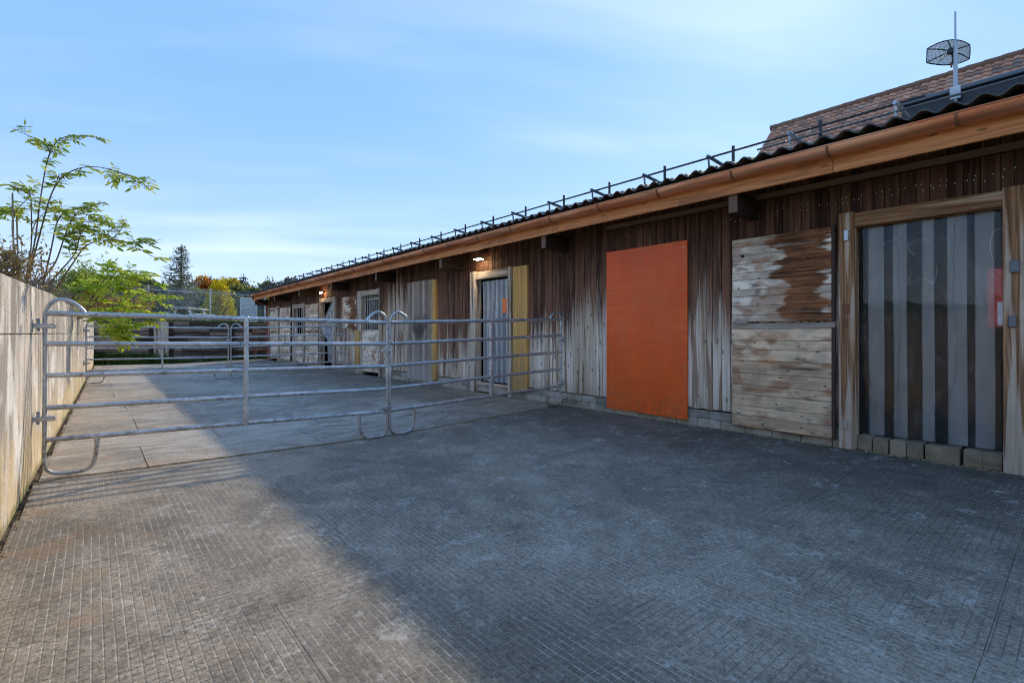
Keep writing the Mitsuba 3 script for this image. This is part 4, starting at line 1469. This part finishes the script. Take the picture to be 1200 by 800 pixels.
# weeds along the far wall
g = MB()
for (px, Z, n, h, sx) in ((142, 20.5, 1500, .55, .75), (128, 20.8, 500, .4, .4), (158, 21, 300, .3, .4)):
    c = at(px, 424, Z); c[1] = FY - .25; c[2] = SL * c[1] - .01
    g.add(*blade_clump(c, n, h, (sx, .13), r1, .02, .5))
for k in range(46):
    x = r1.uniform(0, 7)
    g.add(*blade_clump(np.array([x, FY - .22, SL * FY + cross(x) - .01]), 60, r1.uniform(.1, .26), (.18, .09), r1, .014, .6))
v, f, uv = g.mesh()
put('grass', (v, f), 'mat_leaf_grass', smooth=False, kind='stuff', label='weeds and grass growing along the foot of the far timber wall', cat='grass')


# ---- trees
def crown_leaves(lumps, n, size, r, flat=.75):
    """leaf faces filled into ellipsoid lumps, denser near their skin"""
    P, D = [], []
    lumps = np.asarray(lumps, float)
    wgt = lumps[:, 3:].prod(1) ** (2 / 3); wgt /= wgt.sum()
    for (x, y, z, a, b, c), w in zip(lumps, wgt):
        k = max(8, int(n * w))
        d = r.normal(0, 1, (k, 3)); d /= np.linalg.norm(d, axis=1, keepdims=True)
        q = r.uniform(.25, 1, k) ** .45
        q *= .72 + .55 * meshkit.noise(d * 2.3 + x, 4)
        P.append(np.array([x, y, z]) + d * q[:, None] * [a, b, c])
        D.append(d + r.normal(0, .7, (k, 3)))
    P, D = np.vstack(P), np.vstack(D)
    return leaflets(P, D, size * r.uniform(.6, 1.35, len(P)), r, 1.0)


def tree(name, label, base, h, w, mleaf, r, n, size, cat='tree', shape='round', group=None, lump_n=16):
    t = thing(name, label, cat, group)
    base = np.asarray(base, float)
    th = h * (.55 if shape == 'round' else .8)
    tr = spline([base - [0, 0, .5], base + [r.normal(0, .02) * h, r.normal(0, .02) * h, th * .5], base + [0, 0, th]], 8)
    put('trunk', tube(tr, np.linspace(.035, .012, 8) * h * .8, 8), 'mat_bark', t, smooth=40)
    lim = MB(); lumps = []
    for k in range(lump_n):
        if shape == 'round':
            a = r.uniform(0, 2 * PI); zz = r.uniform(.22, .88)
            rr = w * .5 * math.sqrt(max(.05, 1 - ((zz - .5) / .52) ** 2)) * r.uniform(.3, .85)
            s = w * r.uniform(.16, .27)
            lumps.append((base[0] + rr * math.cos(a), base[1] + rr * math.sin(a), base[2] + zz * h, s, s, s * .85))
        else:                                          # narrow flame shape, widest low
            a = r.uniform(0, 2 * PI); zz = r.uniform(.08, .92)
            prof = min(1, zz / .2) * (1 - .72 * zz)
            rr = w * .5 * prof * r.uniform(.2, .7)
            s = w * .26 * (1 - .5 * zz)
            lumps.append((base[0] + rr * math.cos(a), base[1] + rr * math.sin(a), base[2] + zz * h, s, s, s * 1.6))
        L = lumps[-1]
        lim.add(*tube(spline([tr[3], (tr[4] + np.array(L[:3])) / 2 + [0, 0, .04 * h], L[:3]], 6), np.linspace(.012, .004, 6) * h, 5, cap=False))
    v, f, uv = lim.mesh()
    put('limbs', (v, f), 'mat_bark', t, smooth=40)
    put('crown', crown_leaves(lumps, n, size, r), mleaf, t, smooth=True, kind='stuff')
    return t


def conifer(name, label, base, h, w, mneedle, r, whorls=24, per=9, size=.2, cat='conifer', group=None, gap=.0, density=16):
    t = thing(name, label, cat, group)
    base = np.asarray(base, float)
    put('trunk', tube([base - [0, 0, .5], base + [0, 0, h * .5], base + [0, 0, h]], [.022 * h, .013 * h, .004 * h], 8), 'mat_bark', t, smooth=40)
    b = MB(); P, D = [], []
    for k in range(whorls):
        zz = .06 + .93 * (k / whorls) ** .95
        L = w * .5 * (1 - zz) ** .8 * r.uniform(.75, 1.15) + .04 * w
        for j in range(per):
            if r.random() < gap: continue
            a = r.uniform(0, 2 * PI); l = L * r.uniform(.6, 1.15)
            o = np.array([math.cos(a), math.sin(a), 0])
            p0 = base + [0, 0, zz * h]
            path = spline([p0, p0 + o * l * .5 + [0, 0, .05 * l - .02 * h], p0 + o * l + [0, 0, r.uniform(-.12, .18) * l]], 6)
            b.add(*tube(path, np.linspace(.006, .0015, 6) * h * .8, 4, cap=False))
            m_ = max(3, int(density * l / (w * .5)) + 3)
            for q in r.uniform(.2, 1, m_):
                i = min(int(q * 5), 4)
                pp = path[i] + (path[i + 1] - path[i]) * (q * 5 - i) + r.normal(0, .035 * w * .5, 3)
                P.append(pp); D.append(o * .6 + r.normal(0, .6, 3) + [0, 0, -.15])
    v, f, uv = b.mesh()
    put('branches', (v, f), 'mat_bark', t, kind='stuff')
    put('needles', leaflets(np.array(P), np.array(D), size * r.uniform(.6, 1.3, len(P)), r, .5), mneedle, t, smooth=True, kind='stuff')
    return t


r2 = np.random.default_rng(5)


def tz(p): return float(terrain_z(p[0], p[1]))


def stand(px, py_top, Z):
    """ground point below the picture column px at depth Z, and the height up to py_top"""
    p = at(px, 402, Z); p[2] = tz(p)
    return p, at(px, py_top, Z)[2] - p[2]


p, h = stand(212, 286, 46)
conifer('spruce_tree', 'tall open grey-green conifer standing alone left of the autumn trees', p, h, 5.2, 'mat_needle', r2, 32, 9, .27, gap=.15, density=13)
p, h = stand(258, 330, 37)
tree('columnar_tree', 'golden yellow flame-shaped tree behind the chain-link fence', p, h, 2.9, 'mat_leaf_gold', r2, 5200, .17, shape='flame', lump_n=26)
spec = [  # px, top, Z, width in px, material, label, shape
    (243, 329, 92, 28, 'mat_leaf_orange', 'orange autumn tree left of the golden columnar tree'),
    (268, 328, 96, 34, 'mat_leaf_yellow', 'broad yellow autumn tree behind the golden columnar tree'),
    (283, 331, 84, 18, 'mat_leaf_olive', 'olive tree right of the broad yellow autumn tree'),
    (303, 328, 78, 22, 'mat_leaf_yellow', 'small yellow tree beside the stable roof end'),
    (291, 333, 72, 16, 'mat_leaf_deep', 'dark green tree between the olive and yellow trees'),
    (228, 336, 76, 20, 'mat_leaf_olive', 'olive tree right of the tall open conifer'),
    (318, 330, 96, 26, 'mat_leaf_deep', 'dark tree just above the stable roof end'),
    (185, 326, 60, 34, 'mat_leaf_deep', 'dark green tree left of the tall open conifer'),
    (160, 322, 66, 40, 'mat_leaf_olive', 'large olive tree behind the bright elder'),
    (205, 342, 58, 26, 'mat_leaf_deep', 'low dark bushy tree at the foot of the tall open conifer'),
    (240, 346, 52, 26, 'mat_leaf_deep', 'low dark bushy tree behind the picnic table fence'),
    (300, 350, 50, 30, 'mat_leaf_deep', 'low dark bushy tree behind the concrete block'),
    (275, 348, 54, 26, 'mat_leaf_olive', 'low olive bush right of the golden columnar tree'),
    (175, 350, 48, 36, 'mat_leaf_deep', 'low dark bush behind the fence left of the picnic table'),
    (120, 330, 50, 50, 'mat_leaf_deep', 'dark tree mostly hidden behind the bright elder'),
    (340, 322, 110, 30, 'mat_leaf_deep', 'far dark tree behind the stable roof'),
]
for px, top, Z, wpx, m_, lab in spec:
    p, h = stand(px, top, Z)
    tree('autumn_tree' if 'orange' in m_ or 'yellow' in m_ else 'broadleaf_tree', lab, p, max(h, 2.0) * (1.12 if 'orange' in m_ else 1.0), wpx * Z / 580.0 * 1.25, m_, r2, 4200, .0064 * Z, group='trees beyond the fence')
for px, top, Z, wpx, lab in ((236, 324, 150, 9, 'first small far conifer on the ridge, right of the tall open conifer'), (246, 322, 150, 10, 'second small far conifer on the ridge'), (264, 324, 155, 9, 'third small far conifer, above the broad yellow autumn tree'),
                             (275, 326, 150, 8, 'fourth small far conifer on the ridge'), (285, 320, 88, 15, 'dark ragged pine rising above the yellow and olive trees'), (313, 326, 140, 9, 'small far conifer above the stable roof end'), (254, 325, 160, 9, 'small far conifer between the ridge conifers')):
    p, h = stand(px, top, Z)
    conifer('far_conifer', lab, p, h, wpx * Z / 580.0 * 1.3, 'mat_needle_far', r2, 16, 7, .006 * Z, group='conifers on the far ridge', density=8)
fm = []
for k in range(90):
    px = r2.uniform(60, 420); Z = r2.uniform(170, 230)
    p, h = stand(px, r2.uniform(328, 336), Z)
    s = r2.uniform(3.5, 6.5)
    fm.append((p[0], p[1], p[2] + h * .55, s, s, h * .5))
put('far_forest', crown_leaves(fm, 26000, 1.1, r2), 'mat_leaf_deep', smooth=True, kind='stuff', label='far-off wooded ridge along the horizon', cat='forest')

# ------------------------------------------------------------------ straw and litter
r3 = np.random.default_rng(3)


def bits(pts, ln, w, r, mode):
    n = len(pts)
    a = r.uniform(0, 2 * PI, n); L = ln * r.uniform(.4, 1.3, n)
    d = np.stack([np.cos(a), np.sin(a), r.normal(0, .12, n)], 1) * L[:, None] / 2
    s = np.stack([-np.sin(a), np.cos(a), 0 * a], 1) * w
    up = np.array([0, 0, w * 1.5])
    v = np.stack([pts - d, pts - s, pts + d, pts + s, pts + up], 1).reshape(-1, 3)
    f = np.array([[0, 1, 4], [1, 2, 4], [2, 3, 4], [3, 0, 4]])
    return v, (f[None] + (np.arange(n) * 5)[:, None, None]).reshape(-1, 3)


n = 1500
xs = r3.uniform(-.35, 6.3, n)
joint = np.stack([xs, JY + .016 + r3.normal(0, .018, n), np.full(n, .004)], 1)
n = 1700
ys = r3.uniform(-.6, 6.3, n)
foot = np.stack([XW - .035 - np.abs(r3.normal(0, .035, n)), ys, np.full(n, .006)], 1)
n = 700
ys2 = r3.uniform(1.0, 20, n)
foot2 = np.stack([WX(ys2) + .03 + np.abs(r3.normal(0, .025, n)), ys2, np.full(n, .004)], 1)
put('straw', bits(np.vstack([joint[::2], foot]), .035, .0022, r3, 'yard'), 'mat_straw', mode='yard', kind='stuff', label='chopped straw caught along the mat joint and the stable foot', cat='straw')
put('leaf_litter', bits(np.vstack([joint, foot2]), .022, .005, r3, 'yard'), 'mat_litter', mode='yard', kind='stuff', label='brown litter lying in the joint and along the concrete wall', cat='litter')
n = 160
sc = np.stack([r3.uniform(-.3, 6.2, n), r3.uniform(1.2, 6.0, n), np.full(n, .004)], 1)
put('straw_bits', bits(sc, .03, .002, r3, 'yard'), 'mat_straw', mode='yard', kind='stuff', label='single straws scattered over the rubber mats', cat='straw')
